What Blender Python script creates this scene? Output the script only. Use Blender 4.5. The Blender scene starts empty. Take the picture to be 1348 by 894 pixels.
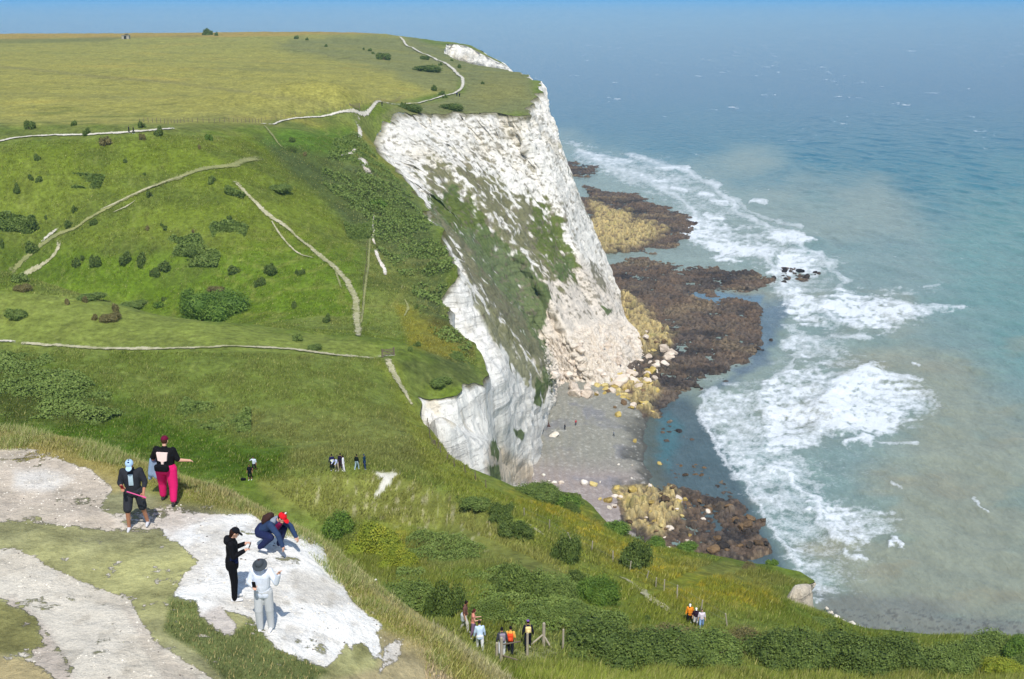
import bpy, math, random
import numpy as np
from mathutils import Vector, Matrix
random.seed(7); rng = np.random.default_rng(7)
SC = bpy.context.scene; COL = SC.collection
# ---------------------------------------------------------------- survey: photo bearings -> ground positions
F = 1500.0; PITCH = math.radians(16.8); CZ = 110.0
cp, sp = math.cos(PITCH), math.sin(PITCH)
def ray(px, py):
    u = (px-674)/F; v = (447-py)/F
    return u, cp+v*sp, -sp+v*cp
def P(px, py, Y):
    a, b, c = ray(px, py); t = Y/b
    return (a*t, Y, CZ+c*t)
def Pz(px, py, z):
    a, b, c = ray(px, py); t = (z-CZ)/c
    return (a*t, b*t, z)
def proj(x, y, z):
    zz = z-CZ; d = y*cp - zz*sp
    return 674+F*x/d, 447-F*(y*sp+zz*cp)/d
# ---------------------------------------------------------------- noise
def _h(ix, iy, iz, s):
    n = (ix.astype(np.int64)*374761393 + iy.astype(np.int64)*668265263 + iz.astype(np.int64)*2147483647*3 + s*974711) & 0xFFFFFFFF
    n = (n ^ (n >> 13))*1274126177 & 0xFFFFFFFF
    n = (n ^ (n >> 16))*2246822519 & 0xFFFFFFFF
    n = n ^ (n >> 15)
    return (n & 0xFFFFFF)/float(0xFFFFFF)
def vn2(x, y, s=0):
    ix = np.floor(x); iy = np.floor(y); fx = x-ix; fy = y-iy
    fx = fx*fx*(3-2*fx); fy = fy*fy*(3-2*fy); z0 = np.zeros_like(ix)
    a = _h(ix, iy, z0, s); b = _h(ix+1, iy, z0, s); c = _h(ix, iy+1, z0, s); d = _h(ix+1, iy+1, z0, s)
    return (a+(b-a)*fx)*(1-fy)+(c+(d-c)*fx)*fy
def fbm2(x, y, o=4, s=0, g=.5):
    r = 0; a = 1; t = 0
    for k in range(o):
        r = r+a*vn2(x*2**k+17.3*k, y*2**k-9.1*k, s+k); t += a; a *= g
    return r/t
def vn3(x, y, z, s=0):
    ix = np.floor(x); iy = np.floor(y); iz = np.floor(z); fx = x-ix; fy = y-iy; fz = z-iz
    fx = fx*fx*(3-2*fx); fy = fy*fy*(3-2*fy); fz = fz*fz*(3-2*fz); r = 0
    for dz in (0, 1):
        a = _h(ix, iy, iz+dz, s); b = _h(ix+1, iy, iz+dz, s); c = _h(ix, iy+1, iz+dz, s); d = _h(ix+1, iy+1, iz+dz, s)
        q = (a+(b-a)*fx)*(1-fy)+(c+(d-c)*fx)*fy
        r = r+q*(fz if dz else 1-fz)
    return r
def fbm3(x, y, z, o=4, s=0, g=.5):
    r = 0; a = 1; t = 0
    for k in range(o):
        r = r+a*vn3(x*2**k+7.3*k, y*2**k-3.1*k, z*2**k+5.7*k, s+k); t += a; a *= g
    return r/t
def cell2(x, y, s=0):
    """distance to nearest and second jittered point, and that point's random id"""
    ix = np.floor(x); iy = np.floor(y); f1 = np.full(x.shape, 9.); f2 = np.full(x.shape, 9.); cid = np.zeros(x.shape)
    for dx in (-1, 0, 1):
        for dy in (-1, 0, 1):
            cx = ix+dx; cy = iy+dy; z0 = np.zeros_like(cx)
            jx = cx+_h(cx, cy, z0, s); jy = cy+_h(cx, cy, z0, s+1)
            d = np.hypot(x-jx, y-jy); m = d < f1
            f2 = np.where(m, f1, np.minimum(f2, d)); cid = np.where(m, _h(cx, cy, z0, s+2), cid); f1 = np.where(m, d, f1)
    return f1, f2, cid
def sst(a, b, x):
    t = np.clip((x-a)/(b-a), 0, 1); return t*t*(3-2*t)
def inpoly(px, py, poly):
    poly = np.asarray(poly, float); sh = np.shape(px); px = np.ravel(px); py = np.ravel(py); od = np.argsort(py, kind='stable'); sx = px[od]; sy = py[od]; r = np.zeros(len(sx), bool); n = len(poly)
    for i in range(n):
        x1, y1 = poly[i]; x2, y2 = poly[(i+1) % n]
        if y1 == y2: continue
        a, b = np.searchsorted(sy, [min(y1, y2), max(y1, y2)], 'left'); 
        if b > a: r[a:b] ^= sx[a:b] < (x2-x1)*(sy[a:b]-y1)/(y2-y1)+x1
    o = np.empty(len(px), bool); o[od] = r; return o.reshape(sh)
def distline(px, py, line, closed=False):
    line = np.asarray(line, float); d = np.full(px.shape, 1e9); n = len(line)
    for i in range(n if closed else n-1):
        a = line[i]; b = line[(i+1) % n]; ab = b-a; L = max(ab@ab, 1e-9)
        t = np.clip(((px-a[0])*ab[0]+(py-a[1])*ab[1])/L, 0, 1)
        d = np.minimum(d, np.hypot(px-a[0]-t*ab[0], py-a[1]-t*ab[1]))
    return d
def pmask(px, py, poly, soft, nz=0):
    """soft polygon mask; nz = noise added to the distance"""
    poly = np.asarray(poly, float)
    lo = poly.min(0)-soft*2-30; hi = poly.max(0)+soft*2+30
    m = np.zeros(px.shape); s = (px > lo[0]) & (px < hi[0]) & (py > lo[1]) & (py < hi[1])
    if not s.any(): return m
    x = px[s]; y = py[s]; d = distline(x, y, poly, True); d = np.where(inpoly(x, y, poly), d, -d)
    if not np.isscalar(nz): d = d+nz[s]
    m[s] = sst(-soft, soft, d); return m
def s2l(c):
    c = np.array(c, float)/255; return np.where(c <= .04045, c/12.92, ((c+.055)/1.055)**2.4)
# ---------------------------------------------------------------- object helpers
def link(o): COL.objects.link(o); return o
def mesh_np(name, V, Q, mat=None, cols=None, smooth=True, parent=None):
    """V (n,3), Q (m,3|4) -> ONE linked mesh object; cols = vertex attributes"""
    V = np.asarray(V, np.float32); Q = np.asarray(Q, np.int32); k = Q.shape[1]
    me = bpy.data.meshes.new(name); me.vertices.add(len(V)); me.vertices.foreach_set('co', V.ravel())
    me.loops.add(Q.size); me.loops.foreach_set('vertex_index', Q.ravel())
    me.polygons.add(len(Q)); me.polygons.foreach_set('loop_start', np.arange(0, Q.size, k, dtype=np.int32))
    me.polygons.foreach_set('use_smooth', np.full(len(Q), smooth))
    for cn, c in (cols or {}).items():
        c = np.asarray(c, np.float32)
        if c.ndim == 1:
            at = me.attributes.new(cn, 'FLOAT', 'POINT'); at.data.foreach_set('value', c)
        else:
            at = me.attributes.new(cn, 'FLOAT_COLOR', 'POINT')
            at.data.foreach_set('color', np.concatenate([c, np.ones((len(c), 1), np.float32)], 1).ravel())
    me.update(); me.validate(); me.update()
    if mat: me.materials.append(mat)
    o = bpy.data.objects.new(name, me); link(o)
    if parent: o.parent = parent
    return o
def tag(o, label=None, cat=None, group=None, kind=None):
    if label: o['label'] = label
    if cat: o['category'] = cat
    if group: o['group'] = group
    if kind: o['kind'] = kind
    return o
def empty(name, loc, rz=0.0, sc=1.0):
    o = bpy.data.objects.new(name, None); o.empty_display_size = .3; o.location = loc; o.rotation_euler = (0, 0, rz); o.scale = (sc,)*3
    return link(o)
def copy_tree(o, parent=None):
    c = o.copy(); COL.objects.link(c)
    if parent: c.parent = parent
    for ch in [q for q in o.children]: copy_tree(ch, c)
    return c
# ---------------------------------------------------------------- materials
class NT:
    def __init__(s, name):
        s.m = bpy.data.materials.new(name); s.m.use_nodes = True; s.t = s.m.node_tree; s.t.nodes.clear()
        s.out = s.t.nodes.new('ShaderNodeOutputMaterial'); s.b = s.n('ShaderNodeBsdfPrincipled')
        s.t.links.new(s.b.outputs[0], s.out.inputs['Surface'])
    def n(s, typ, **k):
        q = s.t.nodes.new(typ)
        for a, v in k.items():
            if a.startswith('i_'):
                i = a[2:]; q.inputs[int(i) if i.isdigit() else i.replace('_', ' ')].default_value = v
            else: setattr(q, a, v)
        return q
    def l(s, a, b): s.t.links.new(a, b)
    def set(s, **k):
        for a, v in k.items(): s.b.inputs[a.replace('_', ' ')].default_value = v
    def attr(s, name): return s.n('ShaderNodeAttribute', attribute_name=name)
    def noise(s, scale, detail=4, rough=.55, co=None, scl=None):
        q = s.n('ShaderNodeTexNoise', i_Scale=scale, i_Detail=detail, i_Roughness=rough)
        if co is None:
            g = s.n('ShaderNodeNewGeometry'); co = g.outputs['Position']
        if scl:
            mp = s.n('ShaderNodeMapping'); mp.inputs['Scale'].default_value = scl; s.l(co, mp.inputs[0]); co = mp.outputs[0]
        s.l(co, q.inputs['Vector']); return q.outputs['Fac']
    def ramp(s, fac, stops):
        r = s.n('ShaderNodeValToRGB'); e = r.color_ramp.elements
        while len(e) < len(stops): e.new(.5)
        for q, (p, c) in zip(e, stops): q.position = p; q.color = (*c, 1) if len(c) == 3 else c
        s.l(fac, r.inputs[0]); return r.outputs[0]
    def rng(s, v, a, b, c, d):
        q = s.n('ShaderNodeMapRange', i_1=a, i_2=b, i_3=c, i_4=d); s.l(v, q.inputs[0]); return q.outputs[0]
    def math(s, op, a, b=0.0):
        q = s.n('ShaderNodeMath', operation=op)
        for i, v in enumerate((a, b)):
            if isinstance(v, (int, float)): q.inputs[i].default_value = v
            else: s.l(v, q.inputs[i])
        return q.outputs[0]
    def mix(s, fac, a, b, mode='MIX'):
        q = s.n('ShaderNodeMix', data_type='RGBA', blend_type=mode)
        for i, v in ((0, fac), (6, a), (7, b)):
            if isinstance(v, (int, float)): q.inputs[i].default_value = v
            elif isinstance(v, tuple): q.inputs[i].default_value = (*v, 1)
            else: s.l(v, q.inputs[i])
        return q.outputs[2]
    def bump(s, h, strength=.5, dist=.1):
        q = s.n('ShaderNodeBump', i_Strength=strength, i_Distance=dist); s.l(h, q.inputs['Height']); s.l(q.outputs[0], s.b.inputs['Normal']); return q
    def col(s, c): s.l(c, s.b.inputs['Base Color'])
def plain(name, c, rough=.8, var=.12, scale=8., spec=.3):
    m = NT(name); n = m.noise(scale, 3, co=m.n('ShaderNodeTexCoord').outputs['Object'])
    c = tuple(c); m.col(m.mix(n, tuple(v*(1-var) for v in c), tuple(min(1, v*(1+var)) for v in c)))
    m.set(Roughness=rough); m.b.inputs['Specular IOR Level'].default_value = spec
    return m.m
# ---------------------------------------------------------------- camera, light, sky
cam = bpy.data.cameras.new('camera'); co = bpy.data.objects.new('camera', cam); link(co)
co.location = (0, 0, CZ); co.rotation_euler = (math.pi/2-PITCH, 0, 0)
cam.sensor_width = 36; cam.lens = 36*F/1348; cam.clip_end = 80000; cam.clip_start = .5; SC.camera = co
SUN_EL = 55.; SUN_AZ = 173.   # the sun stands behind the camera, a little to its side: bearing clockwise from +Y
el, az = math.radians(SUN_EL), math.radians(SUN_AZ)
sd = Vector((math.sin(az)*math.cos(el), math.cos(az)*math.cos(el), math.sin(el)))
sun = bpy.data.lights.new('sun', 'SUN'); sun.energy = 3.9; sun.angle = math.radians(.5); sun.color = (1, .965, .91)
so = bpy.data.objects.new('sun', sun); link(so); so.rotation_euler = sd.to_track_quat('Z', 'Y').to_euler()
w = bpy.data.worlds.new('World'); SC.world = w; w.use_nodes = True; wt = w.node_tree
bg = wt.nodes['Background']; sk = wt.nodes.new('ShaderNodeTexSky'); sk.sky_type = 'NISHITA'; sk.sun_disc = False
sk.sun_elevation = el; sk.sun_rotation = az; sk.altitude = 100; sk.air_density = 1.0; sk.dust_density = .6; sk.ozone_density = 1.5
wt.links.new(sk.outputs[0], bg.inputs[0]); bg.inputs[1].default_value = .14
SC.view_settings.view_transform = 'Standard'; SC.view_settings.look = 'None'; SC.view_settings.exposure = 0.05; SC.view_settings.gamma = 1
SC.render.resolution_x = 1024; SC.render.resolution_y = 679
# ---------------------------------------------------------------- lie of the land: heights from surveyed points
def P3(px, Y, z): return ((px-674)/F*(Y*cp-(z-CZ)*sp), Y, z)
EDGE_P = [  # brink of the cliffs, from the near right round to the far headland (bearing x, bearing y, distance)
 (1700,850,84),(1500,842,86),(1348,835,86.5),(1290,838,86.8),(1140,827,91),(1078,806,97),(1033,785,102),(1050,772,105.5),(1070,764,108.5),(1050,752,111),
 (1010,742,113),(930,730,115),(850,716,118.7),(800,692,122),(760,656,129),(690,641,131),(645,633,130),(590,603,132),(572,580,135),(560,560,138.6),(548,535,144),
 (555,517,150),(600,508,154),(637,503,162),(634,480,172),(622,455,180),(602,438,187),(588,425,192),(584,398,218),(605,368,222),(590,335,243),(575,300,261),
 (560,270,288),(540,245,306),(518,225,318),(500,200,334),(490,172,350),(515,155,362),(560,150,385),(600,148,400),(650,149,408),(692,151,412),(704,138,440),(714,118,480),(708,107,520),(690,97,570),
 (655,90,620),(630,86,650),(600,78,700),(584,70,750),(588,57,820),(612,60,810),(630,68,790),(645,76,770),(668,87,740)]
EDGE = np.array([P(*q) for q in EDGE_P])
EDGE_X = np.array([(-8,760,80.),(-28,812,80.),(-50,852,80.),(-95,900,80.),(-115,1050,80.),(-900,1050,80.),(-900,5,99.),(60,5,97.),(70,45,75.)])   # unseen rest of the outline
def ragged(x, y):
    """the brink wanders in and out: small bites and noses"""
    a = np.clip(y, 60, 420)*.016*(1-.8*sst(560, 640, y))*sst(96, 120, y); return x+(fbm2(x/5, y/9, 4, 21)-.5)*a*1.6, y+(fbm2(x/5, y/9, 4, 22)-.5)*a*2.4
def _outline():
    o = []; e = EDGE[:, :2]
    for p, q in zip(e, e[1:]):
        n = max(1, int(np.linalg.norm(q-p)/.8)); t = np.linspace(0, 1, n, endpoint=False)[:, None]; o.append(p*(1-t)+q*t)
    o = np.concatenate(o+[e[-1:]]); x, y = ragged(o[:, 0], o[:, 1]); return np.concatenate([np.c_[x, y], EDGE_X[:, :2]])
OUT = _outline()
ctl = [Pz(*q) for q in [(0,600,98.9),(100,625,98.9),(175,695,98.8),(230,670,98.7),(350,828,98.7),(450,860,98.2),(0,894,99.2),(300,894,98.9),(540,880,97.6),
  (400,715,98.5),(330,690,98.6),(20,720,99.1),(120,780,98.95),(180,620,98.8),(90,582,98.9),(0,570,98.95),(150,599,98.8),(300,651,98.55),(400,702,98.3),(440,740,98.1),(500,792,97.7),(560,832,97.4),(610,868,97.0),(650,894,96.4),(-200,700,99.2),(-150,565,99)]]
ctl += [P3(*q) for q in [(600,30,89.4),(600,40,83),(500,30,90),(500,45,80.5),(500,60,73.2),(400,35,91),(400,50,81.5),(400,75,68.5),(400,90,62.8),(300,35,92),(300,50,83.5),(300,75,71),(300,94,64),
  (150,40,90),(150,60,80.5),(150,80,71.5),(150,102,64),(0,40,91),(0,60,81.5),(0,80,72),(0,104,64.5),(-200,40,91),(-200,60,82),(-200,80,74),(-200,110,66),
  (300,12,99.5),(-100,12,99.7),(600,12,98),(900,14,95),(1300,18,90),(1700,25,86),(800,30,88),(1100,38,81),(1500,45,77)]]
ctl += [P(*q) for q in [
 (700,894,38),(760,894,44),(850,894,50),(1000,894,55),(1180,894,58),(1348,894,60),(1500,894,62),(612,832,50),(660,858,49.5),(720,845,52),(760,870,50),(850,840,60),(912,822,74),(1000,840,66),
 (1200,860,70),(1348,862,72),(600,790,63),(700,790,66),(780,820,62),(650,745,80),(560,750,83),(500,745,84),(470,735,86),(560,705,95),(445,705,97),(480,780,70.5),
 (450,622,103.7),(400,628,104.5),(510,626,103.2),(560,645,100),(600,665,97.5),(660,703,91),(720,740,84.5),(800,790,75),(500,660,100),(420,665,101),(580,690,96.5),(650,720,89),
 (330,625,105.5),(300,610,110),(200,585,121),(120,560,125),(200,520,136),(350,560,126),(400,590,118),(450,560,127),(0,555,126),(0,510,136),(300,500,140),(450,510,139),(500,560,128),
 (600,640,113),(660,665,109.5),(700,697,104),(830,766,84),(640,625,124),(700,660,117),(780,700,112),(880,745,99),(980,770,92),(960,800,79),(1050,820,84),(870,790,77),
 (545,530,143),(600,618,121),(570,590,127),(520,480,153),(500,470,155),(400,465,152),(250,458,150),(120,457,152),(0,452,154),(-200,450,158),
 (-200,365,200),(0,378,192),(80,388,184),(150,402,178),(240,418,172),(310,426,168),(400,440,164),(490,450,161),(560,460,165),(600,480,163),
 (20,362,225),(100,368,218),(200,390,212),(300,408,203),(400,420,190),(470,438,177),(560,420,192),(530,380,208),(480,360,216),(400,360,212),
 (300,330,221),(150,330,224),(0,330,228),(-200,330,235),(300,260,239),(150,260,239),(0,260,240),(-200,260,245),(300,212,254),(170,212,251),(0,212,248),(170,176,262),(0,186,258),(-200,188,262),
 (300,182,275),(350,163,312),(420,152,338),(470,147,352),(400,175,302),(440,200,294),(400,230,268),(480,230,286),(400,290,238),(480,300,247),(550,340,238),(540,290,268),(470,175,338),
 (250,160,300),(100,160,300),(0,160,300),(-200,160,310),(200,130,365),(400,130,390),(0,130,365),(0,100,460),(200,100,470),(400,100,480),(560,130,440),(600,125,455),(650,125,462),(560,100,510),(640,105,520),(0,75,600),(250,72,640),(450,75,640),(590,85,610),(620,98,560),(520,60,780),(560,66,740),
 (0,51,860),(150,47,900),(270,45,920),(400,44,920),(520,46,900),(570,53,860),(-200,55,860)]]
ctl += [P3(*q) for q in [(60,195,53),(-200,215,53),(150,192,54),(250,186,55.5),(0,1050,76),(300,1080,74),(500,1060,76),(560,1000,76),(0,1350,30),(400,1350,30),(700,1350,30),(-300,1200,60)]]
ctl = np.array(ctl + [tuple(q) for q in EDGE[1:]])
_pts = np.stack([ctl[:, 0]/ctl[:, 1], np.log(ctl[:, 1])], 1)
def _tps(a, b):
    r2 = (a[:, None, 0]-b[None, :, 0])**2+(a[:, None, 1]-b[None, :, 1])**2
    return .5*r2*np.log(r2+1e-9)
_n = len(_pts); _A = np.zeros((_n+3, _n+3)); _A[:_n, :_n] = _tps(_pts, _pts)-np.eye(_n)*2e-4
_A[:_n, _n:] = np.c_[np.ones(_n), _pts]; _A[_n:, :_n] = _A[:_n, _n:].T
_w = np.linalg.solve(_A, np.r_[ctl[:, 2], 0, 0, 0])
def land0(x, y):
    x = np.atleast_1d(np.asarray(x, float)); y = np.atleast_1d(np.asarray(y, float)); sh = x.shape; x = x.ravel(); y = y.ravel(); o = np.empty(len(x))
    for i in range(0, len(x), 20000):
        q = np.stack([x[i:i+20000]/y[i:i+20000], np.log(y[i:i+20000])], 1)
        o[i:i+20000] = _tps(q, _pts)@_w[:_n]+_w[_n]+q@_w[_n+1:]
    return o.reshape(sh)
def relief(x, y):
    """small bumps that grow with distance scale; sheep terraces on the valley side"""
    far = sst(35, 110, y)
    r = (fbm2(x/9, y/9, 4, 11)-.5)*1.1*far + (fbm2(x/1.3, y/1.3, 4, 12)-.5)*.16*(.35+.65*far)
    steep = sst(200, 222, y)*(1-sst(250, 268, y))*sst(30, -20, x)
    r += (fbm2(x/30, y/12, 3, 31)-.5)*2.2*steep
    near = 1-sst(26, 34, y)
    r += near*((fbm2(x/1.7, y/1.7, 4, 13)-.5)*.16+(fbm2(x/.35, y/.35, 3, 14)-.5)*.05)
    return r
# coarse table of the smooth surface, read back bilinearly (fast for scattering)
_GU = np.linspace(-.75, .8, 620); _GL = np.linspace(math.log(5), math.log(1500), 640)
_gu, _gl = np.meshgrid(_GU, _GL); _GZ = land0(_gu*np.exp(_gl), np.exp(_gl))
def land_s(x, y):
    y = np.maximum(np.asarray(y, float), 5.01); a = np.clip((x/y-_GU[0])/(_GU[1]-_GU[0]), 0, 618.999); b = np.clip((np.log(y)-_GL[0])/(_GL[1]-_GL[0]), 0, 638.999)
    i = a.astype(int); j = b.astype(int); a = a-i; b = b-j
    return (_GZ[j, i]*(1-a)+_GZ[j, i+1]*a)*(1-b)+(_GZ[j+1, i]*(1-a)+_GZ[j+1, i+1]*a)*b
def land(x, y):
    x = np.atleast_1d(np.asarray(x, float)); y = np.atleast_1d(np.asarray(y, float)); return land_s(x, y)+relief(x, y)
def onland(px, py, ymin=5., ymax=1300.):
    """first point of the land seen along a bearing, beyond ymin"""
    a, b, c = ray(px, py); ys = np.exp(np.linspace(math.log(ymin), math.log(ymax), 3000)); t = ys/b
    z = CZ+c*t; g = land_s(a*t, ys); k = np.argmax(z <= g)
    if not (z <= g).any(): k = len(ys)-1
    y = ys[k]; x = a*y/b; return float(x), float(y), float(land(x, y)[0])
# ---------------------------------------------------------------- colours of the turf (albedo), zones follow what grows there
def cc(r, g, b):
    if g > b*1.3 and g > r*1.02: k = 1.15 if r < .8*g else 1.03; r, g, b = r*k*1.02, g*.98, b*1.12+8   # greens as measured on dull chalk turf
    return s2l((r, g, b))*.93
def land_colour(X, Y, Z):
    px, py = proj(X, Y, Z); nz = (fbm2(X/4, Y/4, 4, 41)-.5); nf = (fbm2(X/.8, Y/.8, 4, 42)-.5); lw = (fbm2(X/22, Y/14, 4, 43)-.5)
    nzp = (fbm2(px/26, py/12, 4, 44)-.5)   # patches flattened along the slope
    C = np.empty((len(X), 3)); A, B = cc(112, 132, 48), cc(84, 118, 28)
    k = np.clip(.5+lw*2.6+nz*1.2, 0, 1)[:, None]; C[:] = A*k+B*(1-k)
    def put(m, c, s=1.):
        nonlocal C
        m = np.clip(m*s, 0, 1)[:, None]; C = C*(1-m)+np.asarray(c)*m
    def poly(pl, c, soft=8, s=1., y0=0, y1=2000, wob=14):
        m = pmask(px, py, pl, soft, nzp*wob)*((Y > y0) & (Y < y1)); put(m, c, s)
    # upper field of ripening grass, hedgerow margin, back field
    poly([(-300,40),(520,40),(560,70),(600,98),(600,118),(540,130),(470,140),(340,163),(190,164),(-300,168)], cc(150,147,76), 3, .95, 265, wob=5)
    m = pmask(px, py, [(-300,60),(400,75),(560,105),(420,140),(-300,160)], 25, nzp*40)*(Y > 265); put(m, cc(156,149,72), .5)
    m = sst(.08, .3, (fbm2(X/60, Y/16, 4, 51)-.5))*(Y > 280); put(m, cc(120,128,58), .5)
    m = sst(.12, .3, (fbm2(X/35, Y/20, 4, 52)-.5))*(Y > 280)*(px < 620); put(m, cc(166,150,72), .45)
    poly([(-300,55),(150,50),(300,49),(400,46),(520,44),(520,40),(-300,40)], cc(168,140,72), 2, .8, 600, wob=3)
    poly([(-300,62),(140,55),(165,50),(270,48),(290,46),(150,49),(-300,58)], cc(96,108,50), 1.5, .6, 500, wob=3)
    poly([(400,50),(520,46),(560,66),(606,95),(600,120),(560,118),(500,90),(360,62)], cc(112,124,62), 6, .75, 450)
    poly([(540,52),(592,64),(700,100),(715,150),(600,152),(480,158),(610,122),(612,100),(560,70)], cc(116,126,64), 5, .85, 330)
    poly([(640,100),(690,105),(700,130),(640,140),(610,128)], cc(138,134,74), 10, .5, 330)
    poly([(-300,175),(0,178),(60,168),(240,164),(330,164),(300,172),(0,185)], cc(92,116,44), 4, .7, 240, 330)
    for ln, wd, c_, a_ in [([(0,88),(60,93),(130,101),(220,108),(330,122),(430,140)], 2.0, cc(120,124,60), .6), ([(360,55),(430,72),(500,84)], 1.6, cc(112,120,60), .5), ([(0,112),(150,117),(300,132)], 1.2, cc(128,130,66), .4), ([(0,66),(120,72),(300,84),(420,100)], 1.2, cc(132,134,72), .4)]:
        put(sst(wd*1.6, 0, distline(px, py, ln)+nf*2)*(Y > 270), c_, a_)
    put(sst(.06, .3, (fbm2(X/90+9, Y/9, 4, 53)-.5))*(Y > 275)*(py < 165), cc(138,136,72), .5); put(sst(.05, .25, (fbm2(X/3, Y/5, 4, 54)-.5))*(Y > 275), cc(116,122,56), .3)
    # bright valley side
    poly([(-300,195),(0,192),(230,176),(350,182),(460,260),(480,430),(310,424),(150,398),(0,378),(-300,370)], cc(92,124,26), 14, .75, 190, 320)
    m = pmask(px, py, [(0,330),(480,330),(470,430),(310,424),(0,378)], 20, nzp*30)*(Y > 190)*(Y < 320); put(m, cc(78,124,14), .6)
    poly([(380,170),(470,165),(460,200),(420,215),(340,190)], cc(72,118,22), 10, .8, 250)
    poly([(340,185),(470,215),(540,250),(590,340),(590,420),(630,500),(560,470),(540,400),(480,330),(420,260)], cc(74,92,40), 10, .8, 150, 400)
    poly([(480,300),(540,360),(560,430),(500,430),(485,380)], cc(104,122,40), 12, .7, 150, 300)
    poly([(520,400),(570,420),(600,450),(618,470),(590,475),(540,455)], cc(136,130,42), 6, .7, 150, 300, 8)
    poly([(545,415),(600,425),(628,455),(625,480),(600,450)], cc(88,92,30), 5, .8, 150, 300)
    poly([(520,478),(610,470),(628,500),(600,510),(550,508)], cc(82,98,34), 6, .9, 140, 230)
    tr_ = sst(.16, .04, np.abs(((Z+(fbm2(X/16, Y/16, 3, 56)-.5)*5)/1.5) % 1-.5))*sst(.42, .6, fbm2(X/25, Y/25, 3, 57))*((Y > 165) & (Y < 330) & (py > 165)); put(tr_, cc(140,142,72), .38)
    put(sst(.03, .2, fbm2(X/13, Y/7, 4, 58)-.5)*((Y > 100) & (Y < 340)), cc(74,102,30), .5)
    # terrace and lawn-like slope below it
    poly([(-300,380),(0,380),(150,402),(310,428),(490,452),(500,470),(250,460),(-300,452)], cc(120,140,48), 6, .85, 120, 200)
    poly([(60,470),(500,472),(545,540),(590,610),(500,625),(380,600),(200,560),(100,500)], cc(104,126,40), 20, .85, 100, 170)
    poly([(300,540),(560,540),(600,620),(480,610),(380,620),(300,580)], cc(112,122,52), 20, .5, 100, 170)
    poly([(-300,480),(60,480),(240,560),(380,590),(360,640),(200,625),(-300,560)], cc(64,106,8), 18, .9, 95, 170)
    poly([(-300,470),(30,470),(100,500),(180,545),(80,560),(-300,545)], cc(70,92,28), 12, .75, 95, 170)
    # knoll and its thin chalky turf
    poly([(330,628),(520,624),(620,665),(800,780),(700,760),(600,700),(460,680),(360,665)], cc(122,134,50), 6, .8, 70, 112)
    ch = sst(.12, .24, (fbm2(X/.5, Y/.45, 4, 61)-.5))*pmask(px, py, [(380,640),(520,626),(660,690),(640,735),(560,700),(420,668)], 12)*((Y > 70) & (Y < 115)); put(ch, cc(186,180,144), .6)
    kn = pmask(px, py, [(497,623.5),(503,622.5),(519,623),(523,625),(516,629),(511,635),(505,644),(499,653),(492,659),(490,657),(498,646),(502,636),(504,629),(494,626)], 1.6, nf*13+nz*10+(fbm2(X/.3, Y/.3, 3, 63)-.5)*6)*((Y > 70) & (Y < 120)); put(kn, cc(232,228,214), .95)
    # far side strip and flower meadow above the near cliff
    poly([(500,478),(520,476),(560,560),(700,680),(900,800),(930,830),(860,820),(700,720),(560,620)], cc(104,134,34), 8, .6, 60, 170)
    for pl in ([(740,655),(770,665),(800,700),(900,735),(1000,760),(1030,800),(900,800),(820,750),(740,690)], [(660,640),(760,665),(780,690),(700,680)], [(480,690),(540,700),(560,740),(520,745)]):
        m = pmask(px, py, pl, 14, nzp*24)*(Y > 60)*(Y < 140); put(m, cc(136,134,40), .5); put(m*sst(.03, .2, nf), cc(170,150,30), .55)
    poly([(930,735),(1060,765),(1000,775),(900,745)], cc(110,122,44), 6, .7, 60, 140)
    poly([(700,880),(1348,870),(1500,950),(640,950)], cc(112,148,44), 14, .7, 20, 80)
    poly([(420,700),(700,800),(640,860),(560,800),(450,740)], cc(92,122,30), 12, .8, 45, 110)
    dk = sst(.1, .28, nz+lw*.5)*(Y > 45); put(dk, cc(66,84,24), .35)
    lt = sst(.05, .35, nf)*(Y > 45)*(Y < 260); put(lt, cc(132,148,62), .35)
    # near spur: trodden chalk, bleached turf, dry fringe
    N = (Y < 34) & (Z > 90); wz = nf*10+nz*16+(fbm2(X/.22, Y/.22, 3, 71)-.5)*8
    CB = np.tile(cc(226,217,198), (len(X), 1)); bare = np.zeros(len(X))
    def near(pl, c, soft=3, s=1., w=1.):
        nonlocal CB, bare, C
        m = pmask(px, py, pl, max(soft, 5), wz*w*.6)*N*s; isb = np.mean(c) > .36
        if isb: CB = CB*(1-m[:, None])+np.asarray(c)*m[:, None]; bare = np.maximum(bare, m)
        else: C = C*(1-m[:, None])+np.asarray(c)*m[:, None]; bare = bare*(1-m)
    k = np.clip(.5+nz*2+nf, 0, 1)[:, None]; g = cc(156,154,104)*k+cc(132,140,84)*(1-k); C = np.where(N[:, None], g*1.15, C)
    near([(-200,560),(90,578),(150,597),(300,650),(400,700),(500,790),(560,830),(650,894),(620,920),(520,850),(420,740),(330,680),(230,665),(120,620),(-200,590)], cc(138,140,66), 8, .9)
    near([(-200,582),(60,590),(150,612),(190,640),(150,650),(80,610),(-200,600)], cc(172,152,96), 6, .6)
    near([(-200,590),(40,592),(120,618),(150,640),(135,670),(172,690),(150,700),(60,688),(-200,684)], cc(206,192,172), 3, 1.)
    near([(20,622),(60,618),(95,630),(70,645),(20,640)], cc(232,226,214), 8, .9)
    near([(-200,728),(20,722),(60,745),(110,770),(170,795),(200,840),(290,900),(60,930),(95,880),(60,830),(20,790),(-200,780)], cc(226,217,198), 4, 1.)
    near([(-200,780),(20,790),(62,830),(95,880),(100,930),(60,930),(30,840),(-200,800)], cc(188,174,158), 8, .8)
    near([(165,800),(215,850),(300,930),(240,930),(190,860)], cc(206,194,176), 5, .8)
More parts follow.
